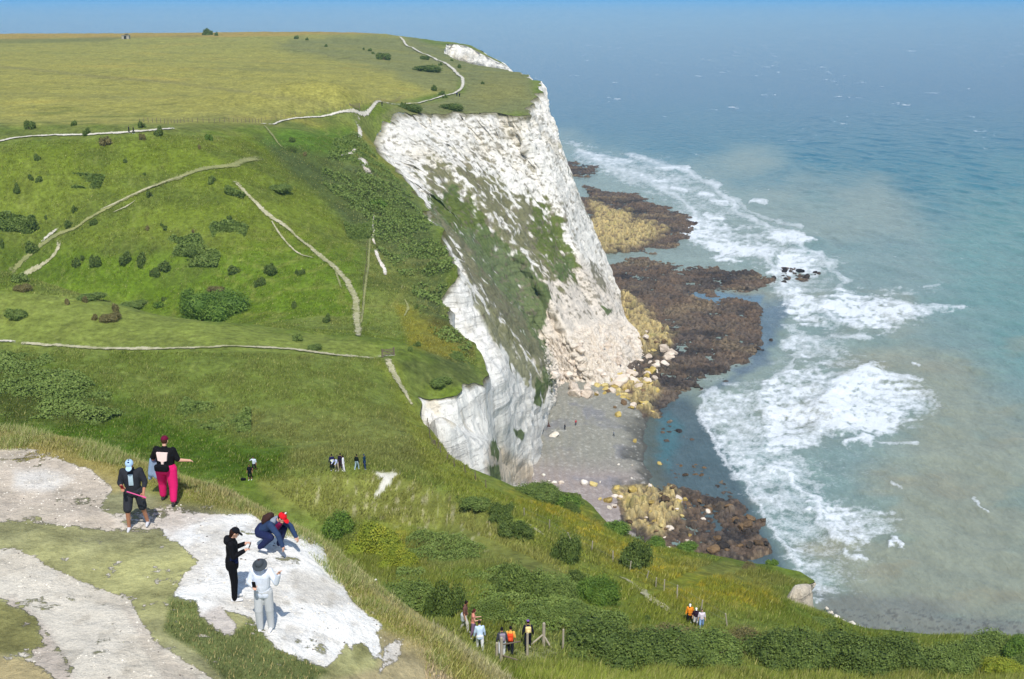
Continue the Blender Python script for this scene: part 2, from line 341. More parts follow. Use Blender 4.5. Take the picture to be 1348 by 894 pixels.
    near([(200,690),(235,668),(300,675),(330,672),(350,690),(420,705),(440,750),(470,800),(500,822),(520,850),(505,870),(470,862),(455,850),(430,880),(390,868),(350,850),(330,815),(290,800),(255,815),(225,800),(245,760),(265,735),(215,705)], cc(252,249,240), 3, 1.)
    near([(192,690),(235,665),(300,675),(260,690),(225,705)], cc(226,214,198), 6, .8)
    sm_ = sst(.02, .22, fbm2(X/1.3, Y/1.3, 4, 83)-.5)*N; CB = CB*(1-sm_[:, None]*.45)+cc(196,184,162)*sm_[:, None]*.45; sm_ = sst(.1, .25, fbm2(X/.28, Y/.28, 3, 84)-.5)*N; CB = CB*(1-sm_[:, None]*.35)+cc(170,160,142)*sm_[:, None]*.35
    near([(148,672),(200,668),(240,660),(245,692),(200,702),(150,702)], cc(222,210,192), 5, .62)
    near([(262,812),(290,800),(318,830),(285,838)], cc(212,202,190), 3, .95)
    near([(500,830),(560,850),(600,894),(640,930),(480,930),(430,900),(500,880)], cc(176,160,124), 8, .75)
    near([(505,850),(530,842),(525,870),(500,885)], cc(222,214,200), 4, .8)
    near([(225,790),(258,792),(262,812),(300,838),(330,815),(358,850),(400,870),(430,884),(380,920),(300,905),(260,860),(215,830)], cc(92,112,46), 5, .85)
    near([(460,850),(478,845),(490,862),(470,870)], cc(120,128,66), 4, .9)
    near([(-200,800),(0,792),(45,815),(58,850),(40,862),(-200,850)], cc(120,126,60), 5, .9)
    near([(-200,855),(40,866),(90,905),(60,930),(-200,930)], cc(178,160,118), 6, .8)
    # clods and stones of chalk scattered on the turf, turf islands on the chalk
    st = sst(.17, .24, (fbm2(X/.35, Y/.28, 4, 81)-.5))*N; bare = np.maximum(bare, st*.5)
    tf = sst(.17, .26, (fbm2(X/.9, Y/.6, 4, 82)-.5))*N; bare = bare*(1-tf*.45)
    v = (1+(fbm2(X/.5, Y/.5, 3, 91)-.5)*.25+nz*.25)[:, None]
    return np.clip(C*v, .004, .92), N, np.clip(CB*(1+(v-1)*.35), .01, .92), bare
def build_land():
    us = np.linspace(-.66, .68, 1050); ls = np.r_[np.linspace(math.log(9), math.log(34), 330)[:-1], np.linspace(math.log(34), math.log(330), 420)[:-1], np.linspace(math.log(330), math.log(1300), 190)]
    U, L = np.meshgrid(us, ls); Y = np.exp(L); X = U*Y; sh = X.shape; X = X.ravel(); Y = Y.ravel()
    ins = inpoly(X, Y, OUT); I = ins.reshape(sh)
    q = I[:-1, :-1] | I[1:, :-1] | I[1:, 1:] | I[:-1, 1:]
    jj, ii = np.nonzero(q); n = sh[1]; a = jj*n+ii; Q = np.stack([a, a+1, a+n+1, a+n], 1)
    used = np.zeros(len(X), bool); used[Q.ravel()] = True; mv = np.nonzero(used & ~ins)[0]
    O = OUT; bd = np.full(len(mv), 1e9); bx = X[mv].copy(); by = Y[mv].copy()
    for i in range(len(O)):
        p = O[i]; r = O[(i+1) % len(O)]; ab = r-p; t = np.clip(((X[mv]-p[0])*ab[0]+(Y[mv]-p[1])*ab[1])/max(ab@ab, 1e-9), 0, 1)
        qx = p[0]+t*ab[0]; qy = p[1]+t*ab[1]; d = np.hypot(X[mv]-qx, Y[mv]-qy); m = d < bd; bd[m] = d[m]; bx[m] = qx[m]; by[m] = qy[m]
    X[mv] = bx; Y[mv] = by
    idx = np.nonzero(used)[0]; re = -np.ones(len(X), int); re[idx] = np.arange(len(idx)); X = X[idx]; Y = Y[idx]; Q = re[Q]
    Z = land(X, Y); C, N, CB, bare = land_colour(X, Y, Z)
    m = NT('turf_and_chalk'); at0 = m.attr('Col'); atb = m.attr('ColBare'); ab = m.attr('bare'); nb = m.noise(5.5, 7, .72); nb2 = m.noise(1.6, 4, .6); bm_ = m.rng(m.math('ADD', ab.outputs['Fac'], m.math('ADD', m.rng(nb, .3, .7, -.42, .42), m.rng(nb2, .3, .7, -.16, .16))), .42, .62, 0, 1); bm_ = m.math('MULTIPLY', bm_, m.rng(ab.outputs['Fac'], .02, .12, 0, 1)); atc = m.mix(bm_, at0.outputs['Color'], atb.outputs['Color']); n1 = m.noise(1.1, 6, .65); n2 = m.noise(9., 5, .7); n3 = m.noise(.25, 5, .6); n4 = m.noise(28, 3, .7)
    lum = m.n('ShaderNodeRGBToBW'); m.l(atc, lum.inputs[0]); br = m.rng(lum.outputs[0], .3, .6, 0, 1)   # 1 on bare chalk
    v = m.math('ADD', m.rng(n1, .3, .7, .62, 1.38), m.rng(n2, .3, .7, -.22, .22)); v = m.math('MULTIPLY', v, m.rng(n3, .3, .7, .82, 1.18))
    vc = m.math('ADD', m.rng(n1, .3, .7, .91, 1.08), m.math('ADD', m.rng(n2, .3, .7, -.14, .08), m.rng(n4, .35, .65, -.14, .08)))
    mv_ = m.n('ShaderNodeMix', data_type='FLOAT'); m.l(br, mv_.inputs[0]); m.l(v, mv_.inputs[2]); m.l(vc, mv_.inputs[3])
    sc = m.n('ShaderNodeVectorMath', operation='SCALE'); m.l(atc, sc.inputs[0]); m.l(mv_.outputs[0], sc.inputs['Scale'])
    m.col(sc.outputs[0]); m.set(Roughness=.95); m.b.inputs['Specular IOR Level'].default_value = .12
    h = m.math('ADD', m.math('MULTIPLY', n1, .5), m.math('MULTIPLY', n2, .12)); h = m.math('ADD', h, m.math('MULTIPLY', n4, .05)); h = m.math('SUBTRACT', h, m.math('MULTIPLY', bm_, .10)); m.bump(h, .9, .35)
    o = mesh_np('ground', np.stack([X, Y, Z], 1), Q, m.m, {'Col': C, 'ColBare': CB, 'bare': bare}); return tag(o, 'rolling chalk downland of green turf with bare trodden chalk in the foreground', 'ground', kind='structure')
build_land()
# ---------------------------------------------------------------- cliffs: one sheet from brink to beach
def zb(px, py, z=.5): x, y, _ = Pz(px, py, z); return (x, y, z)
def drop(i, dx, dy, zbot=-1.):
    """unseen stretch: falls from brink point i, leaning out by (dx, dy)"""
    x, y, z = EDGE[i]; return [(x, y, z), (x+dx*.3, y+dy*.3, z*.7), (x+dx*.6, y+dy*.6, z*.35), (x+dx, y+dy, zbot)]
def face(i, pts, base, ztop=None, ybias=0.):
    """seen stretch: brink point i, bearings between, base bearing at z; depth runs evenly between"""
    a = np.array(EDGE[i]); pb = np.array(zb(*base)); n = len(pts)+1; ax, ay = proj(*a); bx, by = base[:2]; out = [tuple(a)]
    L = [0.]; qx, qy = ax, ay
    for (x, y) in list(pts)+[(bx, by)]: L.append(L[-1]+math.hypot(x-qx, y-qy)); qx, qy = x, y
    for k, (x, y) in enumerate(pts):
        t = (L[k+1]/L[-1])**1.3; Y = 1/((1-t)/a[1]+t/pb[1])+ybias*math.sin(math.pi*t); out.append(P(x, y, Y))
    return out+[tuple(pb)]
def col_w(pts): return pts
E = EDGE
COLS = []   # (column points, vegetation hint)
def near_i(px, py): return int(np.argmin([math.hypot(q[0]-px, q[1]-py) for q in EDGE_P]))
for i in range(0, 5): COLS.append(drop(i, 6, 26))
COLS.append([tuple(E[5]), (E[5][0]+.3, E[5][1]+1.5, 50), (E[5][0]+8, E[5][1]+9, 25), (E[5][0]+14, E[5][1]+16, -1)])
COLS.append([tuple(E[6]), (E[6][0]+.9, E[6][1]-.8, E[6][2]-4), (E[6][0]+10, E[6][1]+4, 25), (E[5][0]+15, E[5][1]+17, -1)])
COLS.append([tuple(E[7]), P(1056,797,101.5), (E[7][0]+10, E[7][1]+4, 25), (E[5][0]+16, E[5][1]+18, -1)])
COLS.append([tuple(E[8]), P(1071,800,104.5), (E[8][0]+10, E[8][1]+6, 25), (E[8][0]+16, E[8][1]+16, -1)])
for i in (9, 10, 11, 12, 13, 14, 15): COLS.append(drop(i, 5, 30))
COLS.append([tuple(E[16]), (E[16][0]-.5, E[16][1]+3, 40), (E[16][0]+4, E[16][1]+6, 20), (E[16][0]+8, E[16][1]+9, -1)])
for q in ((590,603), (572,580), (560,560), (548,535)):
    i = near_i(*q); x, y, z = E[i]; COLS.append([(x, y, z), (x+.6, y+2.5, 42), (x+1, y+5, 20), (x+2, y+6, -1)])
def bowl(q, a, b):
    i = near_i(*q); p1 = P(*a); p2 = P(*b); return [tuple(E[i]), p1, p2, (p2[0]+2, p2[1]-.5, -1)]
COLS.append(bowl((555,517), (566,555,147.5), (582,605,143)))
COLS.append(bowl((600,508), (610,560,150.5), (622,632,145)))
COLS.append(bowl((637,503), (643,565,156), (649,642,149)))
i = near_i(637,503); COLS.append([tuple(E[i]), P(646,552,167), P(657,606,186), zb(690,634,3)])
for q in ((634,480), (622,455), (602,438), (588,425)):
    i = near_i(*q); x, y, z = E[i]; COLS.append([(x, y, z), (x+1, y+4, z*.7), (x+2.5, y+8, z*.35), (x+5, y+10, -1)])
i = near_i(584,398); p = P(652,606,205); COLS.append([tuple(E[i]), P(604,455,214), P(634,530,208), (p[0], p[1]-4, 3)])
m_ = (E[i]+E[i+1])/2; COLS.append([tuple(m_), P(622,440,218), P(656,530,212), zb(686,640,3)])
i = near_i(605,368); COLS.append([tuple(E[i]), P(640,428,222), P(668,500,222), zb(700,622,3)])
COLS.append([tuple(E[i]*.6+E[i+1]*.4), P(652,425,236), P(690,510,240), zb(707,598,2)])
i = near_i(590,335); COLS.append([tuple(E[i]), P(652,412,244), P(704,500,256), zb(714,556,2)])
i = near_i(575,300); COLS.append([tuple(E[i]), P(642,390,254), P(706,484,268), zb(722,540,2)])
i = near_i(560,270); COLS.append([tuple(E[i]), P(640,372,268), P(710,468,284), zb(731,528,2)])
i = near_i(540,245); COLS.append([tuple(E[i]), P(622,338,306), P(711,448,318), zb(740,516,2)])
i = near_i(518,225); COLS.append(face(i, [(600,300),(705,420)], (752,511,2), ybias=12))
i = near_i(500,200); COLS.append(face(i, [(590,270),(705,405)], (764,509,2), ybias=8))
i = near_i(490,172); COLS.append(face(i, [(590,240),(705,385)], (778,505,2), ybias=4))
i = near_i(515,155); COLS.append(face(i, [(605,225),(712,375)], (790,511,2), ybias=0))
i = near_i(560,150); COLS.append(face(i, [(635,225),(722,370)], (806,507,2), ybias=2))
i = near_i(600,148); COLS.append(face(i, [(660,225),(735,365)], (818,497,2), ybias=-3))
i = near_i(650,149); COLS.append(face(i, [(695,225),(755,365)], (832,482,2), ybias=2))
i = near_i(692,151); COLS.append(face(i, [(722,225),(772,360)], (846,464,2), ybias=-5))
i = near_i(704,138); COLS.append(face(i, [(737,215),(785,350)], (845,448,2), ybias=-2))
i = near_i(714,118); COLS.append([tuple(E[i]), P(744,215,445), P(790,335,412), zb(832,432,2)])
i = near_i(708,107); x, y, z = E[i]; COLS.append([(x, y, z), P(738,200,500), P(777,300,455), zb(820,415,2)])
i = near_i(690,97); x, y, z = E[i]; COLS.append([(x, y, z), (x+7, y, 52), (x+13, y-4, 26), (x+18, y-8, -1)])
for i in range(near_i(655,90), near_i(584,70)+1): x, y, z = E[i]; COLS.append([(x, y, z), (x+5, y+5, z-14), (x+14, y+10, 30), (x+24, y+10, -1)])
COLS.append([tuple(E[-5]), P(592,76,812), (E[-5][0]+25, E[-5][1]-20, 30), (E[-5][0]+50, E[-5][1]-25, -1)])
COLS.append([tuple(E[-4]), P(613,84,800), (E[-4][0]+25, E[-4][1]-22, 30), (E[-4][0]+50, E[-4][1]-25, -1)])
COLS.append([tuple(E[-3]), P(632,92,780), (E[-3][0]+25, E[-3][1]-22, 30), (E[-3][0]+45, E[-3][1]-25, -1)])
COLS.append([tuple(E[-2]), P(648,96,762), (E[-2][0]+22, E[-2][1]-15, 30), (E[-2][0]+40, E[-2][1]-15, -1)])
COLS.append([tuple(E[-1]), P(672,98,735), (E[-1][0]+18, E[-1][1]-8, 30), (E[-1][0]+40, E[-1][1]-5, -1)])
for x, y in ((-8,760), (-28,812), (-50,852), (-95,900), (-115,1050)): COLS.append([(x, y, 78.), (x+9, y+5, 55), (x+15, y+8, 28), (x+24, y+10, -1)])
def crom(p0, p1, p2, p3, t):
    return .5*((2*p1)+(-p0+p2)*t+(2*p0-5*p1+4*p2-p3)*t*t+(-p0+3*p1-3*p2+p3)*t**3)
def build_cliff():
    K = np.array(COLS, float); K[:, 3, 2] = -1.6;                      # (nc, 4, 3)
    nt = 300; T = np.linspace(0, 3, nt); V = []
    for k in range(len(K)):
        c = K[k]; e = np.concatenate([[2*c[0]-c[1]], c, [2*c[-1]-c[-2]]]); o = []
        for t in T:
            j = min(int(t), 2); o.append(crom(e[j], e[j+1], e[j+2], e[j+3], t-j))
        V.append(o)
    V = np.array(V)                                # (nc, nt, 3)
    px, py = proj(V[..., 0], V[..., 1], V[..., 2]); out = []; S = []
    for k in range(len(V)-1):
        d = np.hypot(px[k+1]-px[k], py[k+1]-py[k]).max(); n = int(np.clip(d*1.25, 6, 110)); a = V[max(k-1, 0)]; b = V[k]; c = V[k+1]; e = V[min(k+2, len(V)-1)]
        for j in range(n):
            t = j/n; lin = b*(1-t)+c*t; cr = crom(a, b, c, e, t); w = np.minimum(np.linspace(0, 8, nt), 1)[:, None]*.55; out.append(lin*(1-w)+cr*w); S.append(k+t)
    out.append(V[-1]); G = np.array(out)           # (ns, nt, 3)
    fx0 = np.clip(1-np.linspace(0, 2.2, nt), 0, 1)[None, :]; wx, wy = ragged(G[..., 0], G[..., 1]); tx, ty = ragged(G[:, :1, 0], G[:, :1, 1]); G[..., 0] += (tx-G[:, :1, 0])*fx0; G[..., 1] += (ty-G[:, :1, 1])*fx0
    # the sheet starts at the brink at ground height
    g0 = land(G[:, 0, 0], G[:, 0, 1]); dz = g0-.12-G[:, 0, 2]; fall = np.clip(1-np.linspace(0, 4, nt), 0, 1); G[..., 2] += dz[:, None]*fall
    ds = np.gradient(G, axis=0); dt = np.gradient(G, axis=1); N = np.cross(ds, dt); N /= np.linalg.norm(N, axis=2, keepdims=True)+1e-9
    flip = N[..., 2].mean() < 0
    if flip: N = -N
    t = np.linspace(0, 1, nt)[None, :]; X, Y, Z = G[..., 0], G[..., 1], G[..., 2]
    arc = np.r_[0, np.cumsum(np.linalg.norm(np.diff(G[:, nt//3], axis=0), axis=1))][:, None]*np.ones((1, nt))
    sl = 1-N[..., 2]                                # steepness
    A = fbm3(X/8, Y/8, Z/60, 4, 101)-.5; B = np.abs(fbm3(X/4, Y/4, Z/70, 4, 102, .42)-.5)*2; LG = np.abs(((Z+fbm3(X/20, Y/20, Z/9, 3, 106)*9)/5.2) % 1-.5)*2; Cn = fbm3(X/1.8, Y/1.8, Z/4.5, 4, 103)-.5; D = np.abs(fbm3(X/5, Y/5, Z/5, 3, 104)-.5)*2
    ft = sst(0, .03, t); px, py = proj(X, Y, Z)
    tal = pmask(px.ravel(), py.ravel(), [(715,450),(770,430),(822,425),(870,450),(850,500),(815,525),(730,525),(715,480)], 10, (fbm2(px.ravel()/16, py.ravel()/16, 3, 105)-.5)*20).reshape(px.shape)
    f1, f2, cid = cell2(arc/1.5, Z/1.1+arc*.11, 9); blk = np.sqrt(np.clip(1-f1*f1*1.3, 0, 1))*(.3+.9*cid)
    rough = 1-.45*pmask(px.ravel(), py.ravel(), [(715,100),(760,180),(850,450),(760,450),(735,300),(712,200)], 15).reshape(px.shape); disp = ft*rough*(A*7.5+(.35-B)*2.6+(LG-.5)*.8+Cn*.5+(.3-D)*.5)*np.clip(sl*1.6, .25, 1)*np.clip((Y-60)/300, .28, 1.1)*(1-tal*.6)+tal*ft*blk*1.7
    far = (Y > 600); disp = np.where(far, disp*.9, disp)
    G = G+N*disp[..., None]; X, Y, Z = G[..., 0], G[..., 1], G[..., 2]; px, py = proj(X, Y, Z)
    ds = np.gradient(G, axis=0); dt = np.gradient(G, axis=1); N = np.cross(ds, dt); N /= np.linalg.norm(N, axis=2, keepdims=True)+1e-9
    if flip: N = -N
    # colour
    q = lambda a: a.ravel(); fx, fy = q(px), q(py); n1 = q(fbm3(X/1.6, Y/1.6, Z/2.2, 4, 111)-.5); n2 = q(fbm3(X/3, Y/3, Z/2.2, 4, 112)-.5); n3 = q(fbm3(X/14, Y/14, Z/9, 4, 113)-.5); st = q(fbm3(X/2.2, Y/2.2, Z/14, 4, 114)-.5)
    n4 = q(fbm3(X/.9, Y/.9, Z/.7, 3, 115)-.5)
    C = np.tile(cc(244,239,226), (len(fx), 1))
    def put(m, c, s=1.):
        nonlocal C
        m = np.clip(m*s, 0, 1)[:, None]; C = C*(1-m)+np.asarray(c)*m
    put(sst(.02, .28, st+n3*.4), cc(206,202,192), .7); put(sst(.05, .3, n3), cc(226,214,188), .55)
    bed = q(np.abs(((Z+A*3) % 3.4)/3.4-.5) < .07)*sst(.0, .2, n2); put(bed, cc(176,170,158), .4)
    put(pmask(fx, fy, [(700,360),(770,340),(800,370),(870,460),(800,520),(700,520),(690,430)], 18, n3*60), cc(230,216,196), .8)
    put(pmask(fx, fy, [(545,510),(640,500),(650,640),(560,560)], 6, n3*10), cc(246,243,232), .9); put(pmask(fx, fy, [(545,510),(640,500),(650,640),(560,560)], 6)*sst(.03, .2, st+n3*.5), cc(236,220,186), .6)
    put(pmask(fx, fy, [(640,585),(660,588),(715,620),(700,640),(645,640)], 7, n2*20), cc(214,196,168), .9)
    put(pmask(fx, fy, [(612,480),(634,470),(640,505),(625,500)], 5, n2*14), cc(206,172,134), .75)
    put(pmask(fx, fy, [(642,470),(700,480),(730,560),(708,610),(680,600),(650,560)], 12, n2*30), cc(232,229,220), .75)
    put(sst(.1, .26, n2)*(1-tal.ravel()), cc(176,172,160), .45)
    NOV = pmask(fx, fy, [(582,395),(606,366),(640,430),(668,500),(650,560),(640,500)], 4, n2*8)
    # plants that hold on to the faces
    def veg(pl, soft, w, thr, c, s=.95, a=1.):
        m = pmask(fx, fy, pl, soft, n3*w); m = sst(thr-.1, thr+.1, m*a*.62+n2*.9+st*.9+n1*.5)*(m > .02); put(m, c, s)
    G1, G2, G3 = cc(96,118,52), cc(122,128,78), cc(88,118,42)
    veg([(540,225),(580,215),(650,225),(740,270),(760,350),(745,390),(715,380),(640,330),(560,290)], 22, 50, .46, cc(122,120,80))
    veg([(500,170),(700,160),(720,240),(600,240),(540,215)], 20, 40, .82, cc(150,142,112), .7)
    veg([(560,255),(600,250),(640,300),(690,330),(720,380),(715,440),(725,480),(700,470),(640,390),(600,330),(565,290)], 9, 26, .30, G1)
    veg([(560,262),(620,255),(640,290),(600,310)], 8, 20, .3, G3)
    veg([(700,260),(730,275),(755,330),(752,360),(720,350),(700,300)], 12, 30, .40, G3)
    veg([(725,350),(750,340),(752,360),(735,372)], 5, 10, .3, G1)
    veg([(556,260),(580,300),(612,365),(660,440),(720,500),(728,480),(690,420),(640,360),(600,300)], 9, 22, .42, G2)
    veg([(590,330),(612,362),(656,410),(722,500),(716,530),(690,505),(655,450),(618,385)], 7, 22, .36, cc(140,138,98), .9)
    veg([(705,495),(716,505),(712,535),(703,530)], 4, 8, .3, G1); veg([(676,565),(692,568),(690,580),(680,575)], 3, 6, .3, G1)
    veg([(644,575),(658,590),(655,605),(645,600)], 4, 6, .3, G1); veg([(642,610),(655,615),(660,632),(645,632)], 4, 8, .3, G1)
    veg([(770,330),(790,350),(800,390),(780,370)], 5, 12, .55, cc(128,132,88)); veg([(792,403),(806,408),(800,414)], 2, 4, .3, G1)
    veg([(730,150),(770,240),(790,300),(770,290),(740,220)], 10, 25, .62, cc(140,136,108), .8)
    veg([(715,480),(735,500),(725,515),(712,500)], 5, 10, .5, G1)
    veg([(505,195),(560,260),(590,330),(560,310),(500,225)], 8, 16, .5, cc(100,112,56))
    sp_ = q(fbm3(X/1.5, Y/1.5, Z/.9, 3, 117)); put(sst(.60, .68, sp_+n3*.25)*(fy > 150)*(fy < 420)*(fx > 470), cc(128,120,98), .75)
    put(NOV*sst(.9, .5, NOV*0+n2*2+.5), cc(244,241,232), .9)
    # soil and roots just under the brink
    tt = q(t*np.ones_like(px)); put(sst(.045, .0, tt+n2*.05)*(fy > 120), cc(104,98,52), .85)
    hid = q((G[..., 1] < 140)*(t > .06)*np.ones_like(px)) ; put(hid*sst(.3, .0, n3*.5), cc(150,150,110), .4)
    sc = pmask(fx, fy, [(1025,780),(1078,758),(1080,812),(1030,800)], 4); put(sc, cc(222,208,184), .95)
    put(tal.ravel()*sst(.0, .3, n2), cc(214,200,184), .6); put(tal.ravel()*sst(.45, .2, q(blk)), cc(196,182,164), .5)
    C *= (1+n4*.22+n2*.12)[:, None]; C = np.clip(C, .01, .9)
    ns = G.shape[0]; a = (np.arange(ns-1)[:, None]*nt+np.arange(nt-1)[None, :]).ravel(); Q = np.stack([a, a+1, a+nt+1, a+nt], 1)
    if flip: Q = Q[:, ::-1]
    m = NT('chalk_rock'); at = m.attr('Col'); n = m.noise(1.3, 6, .7, scl=(1, 1, .35)); nn = m.noise(5, 4, .7); bd = m.noise(1., 5, .7, scl=(.10, .10, 1.5)); ck = m.noise(1., 5, .7, scl=(1.1, 1.1, .07)); ln = m.math('MULTIPLY', m.rng(bd, .38, .46, .84, 1), m.rng(ck, .36, .45, .82, 1))
    scn = m.n('ShaderNodeVectorMath', operation='SCALE'); m.l(at.outputs['Color'], scn.inputs[0]); m.l(m.math('MULTIPLY', ln, m.math('ADD', m.rng(n, .3, .7, .86, 1.12), m.rng(nn, .3, .7, -.1, .1))), scn.inputs['Scale'])
    m.col(scn.outputs[0]); m.set(Roughness=.95); m.b.inputs['Specular IOR Level'].default_value = .1; m.bump(m.math('ADD', m.math('ADD', n, m.math('MULTIPLY', nn, .3)), m.math('MULTIPLY', ln, 1.6)), .8, .5)
    o = mesh_np('cliff', G.reshape(-1, 3), Q, m.m, {'Col': C}, smooth=False); tag(o, 'tall white chalk cliffs streaked with grass above the shore', 'cliff', kind='structure'); return G
CLIFF = build_cliff()
# ---------------------------------------------------------------- shore and sea
BEACH = [(680,600),(712,560),(735,505),(800,512),(852,518),(868,545),(874,590),(882,640),(868,700),(820,720),(740,690),(660,650)]
ROCKS = [([(740,210),(765,214),(785,219),(798,227),(775,233),(740,234)], .9), ([(770,246),(800,250),(840,258),(882,275),(918,292),(912,308),(888,324),(840,333),(780,338)], 1.),
 ([(780,346),(850,342),(930,350),(1000,360),(1018,370),(1000,380),(930,384),(916,390),(1000,398),(1004,420),(1000,455),(985,474),(935,494),(905,515),(880,528),(868,545),(846,552),(836,530),(800,518),(800,470),(790,400)], 1.),
 ([(812,655),(850,640),(880,636),(930,650),(975,668),(1012,684),(1018,696),(1000,708),(1016,720),(990,740),(930,750),(850,725),(818,695)], 1.), ([(862,562),(880,556),(915,572),(918,584),(880,588),(866,580)], .45), ([(856,588),(896,596),(955,636),(975,664),(935,655),(880,642),(862,615)], .40), ([(760,262),(790,256),(800,345),(770,330)], .9), ([(1000,365),(1040,350),(1075,362),(1045,378)], .42)]
YEL = [[(780,270),(800,276),(830,285),(872,306),(850,322),(800,334),(780,330)], [(800,385),(825,392),(850,412),(880,440),(868,455),(830,452)], [(795,450),(880,432),(884,452),(850,470),(800,475)], [(790,520),(830,500),(855,500),(855,548),(835,535),(800,524)], [(815,660),(850,640),(888,646),(898,680),(866,712),(828,705)]]
def shore_fields(X, Y):
    px, py = proj(X, Y, 0*X); w = (fbm2(X/7, Y/9, 4, 201)-.5); wp = w*26*np.clip(300/Y, .25, 1.2); w2 = fbm2(X/2, Y/2.4, 4, 202)-.5
    b = pmask(px, py, BEACH, 7, wp*.9); r = np.zeros_like(X)
    for pl, a in ROCKS: r = np.maximum(r, a*pmask(px, py, pl, 7*np.clip(300/X.clip(1)*0+300/Y, .35, 1.1).mean() if False else 6, wp*.8))
    y = np.zeros_like(X)
    for pl in YEL: y = np.maximum(y, pmask(px, py, pl, 10, wp*1.7))
    return px, py, b, r, y, w, w2
def shore_z(X, Y, full=False):
    px, py, b, r, yl, w, w2 = shore_fields(X, Y)
    s = np.clip((850-px)/110, 0, 1)
    zbch = -.25+1.1*sst(866, 824, px+w*70+6*np.sin(py/17+w*6)+2.5*np.sin(py/5.1))+2.4*s+.10*np.sin(px*.55-py*.06+w*9)*s
    f1, f2, cid = cell2(X/1.5+w*.5, Y/1.9, 21); g1, g2, cid2 = cell2(X/.75, Y/.95, 24); h1, h2, cid3 = cell2(X/5+w, Y/6, 27)
    boulder = np.sqrt(np.clip(1-f1**2*1.7, 0, 1))*(.15+1.1*cid**2)+np.sqrt(np.clip(1-g1**2*1.8, 0, 1))*(.1+.5*cid2)*.7
    hi = 1+yl*.9; zr = -.62+(r-.35)*1.05+w*1.5+w2*.5+boulder*.85*hi*np.clip(r*1.6, 0, 1)+yl*.55*r
    z = np.where(b > r, np.maximum(zbch, zr-.3*b), np.maximum(zr, -.9+b*zbch)); z = z*sst(0, .25, np.maximum(b, r))-1.2*sst(.25, 0, np.maximum(b, r))
    return (z, px, py, b, r, yl, w, w2, boulder, cid, cid2, cid3) if full else z
def build_shore():
    us = np.linspace(0, .31, 640); ls = np.linspace(math.log(190), math.log(980), 1100); U, L = np.meshgrid(us, ls); Y = np.exp(L).ravel(); X = U.ravel()*Y
    z, px, py, b, r, yl, w, w2, bo, cid, cid2, cid3 = shore_z(X, Y, True); nf = fbm2(X/.8, Y/.8, 3, 205)-.5
    C = np.tile(cc(150,147,133), (len(X), 1))
    def put(m, c, s=1.):
        nonlocal C
        m = np.clip(m*s, 0, 1)[:, None]; C = C*(1-m)+np.asarray(c)*m
    put(sst(600, 650, py+w*30)*b, cc(164,150,144), .8); put(sst(.1, .3, w)*b, cc(132,131,136), .6)
    put(sst(822, 846, px+w*60+5*np.sin(py/17+w*6))*b*(py < 670), cc(92,90,80), .9); put(sst(.2, .3, nf)*b, cc(196,192,184), .4)
    rock = (r > .12)&(r+.05 > b*.3)
    br = cc(92,80,70)*(1-cid[:, None])+cc(112,98,82)*cid[:, None]; dk = cc(62,56,52)
    m = sst(.1, .4, r)[:, None]; Cr = br*(1-.55*sst(.2, -.25, w)[:, None])+dk*.55*sst(.2, -.25, w)[:, None]
    rd = sst(.3, .8, cid3)[:, None]*.5; Cr = Cr*(1-rd)+cc(116,94,72)*rd
    tn = sst(.02, .25, fbm2(X/12, Y/8, 4, 207)-.5)[:, None]*.55; Cr = Cr*(1-tn)+(cc(132,116,88)*(.6+.6*cid2[:, None]))*tn; dn = sst(.04, .22, .5-fbm2(X/16+4, Y/10, 4, 208))[:, None]*.7; Cr = (Cr*(1-dn)+cc(48,44,42)*dn)*.86
    yy = np.clip(yl*(.35+cid*.9+w2*2.2), 0, 1)[:, None]; Y1 = cc(188,172,122)*(1-cid2[:, None]*.5)+cc(168,142,84)*cid2[:, None]*.5; Cr = Cr*(1-yy)+Y1*yy
    gr = (sst(.1, .3, w2)*yl*.5)[:, None]; Cr = Cr*(1-gr)+cc(110,112,56)*gr
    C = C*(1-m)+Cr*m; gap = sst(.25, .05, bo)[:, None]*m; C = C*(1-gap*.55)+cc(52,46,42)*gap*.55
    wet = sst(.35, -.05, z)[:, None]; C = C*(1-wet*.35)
    C *= (1+nf*.5)[:, None]*np.where(r > .15, .62+.76*cid2, 1)[:, None]
    keep = (z > -1.15); n = len(us); K = keep.reshape(len(ls), n); q = K[:-1, :-1] | K[1:, :-1] | K[1:, 1:] | K[:-1, 1:]
    jj, ii = np.nonzero(q); a = jj*n+ii; Q = np.stack([a, a+1, a+n+1, a+n], 1); used = np.zeros(len(X), bool); used[Q.ravel()] = True; idx = np.nonzero(used)[0]; re = -np.ones(len(X), int); re[idx] = np.arange(len(idx))
    m = NT('shore_stone'); at = m.attr('Col'); n1 = m.noise(2.2, 5, .7); sc = m.n('ShaderNodeVectorMath', operation='SCALE'); m.l(at.outputs['Color'], sc.inputs[0]); m.l(m.rng(n1, .3, .7, .8, 1.2), sc.inputs['Scale']); m.col(sc.outputs[0]); m.set(Roughness=.75); m.b.inputs['Specular IOR Level'].default_value = .3; m.bump(n1, .6, .3)
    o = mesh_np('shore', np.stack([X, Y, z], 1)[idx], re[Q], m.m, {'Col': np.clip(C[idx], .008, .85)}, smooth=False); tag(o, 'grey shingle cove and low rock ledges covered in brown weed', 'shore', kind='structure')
build_shore()
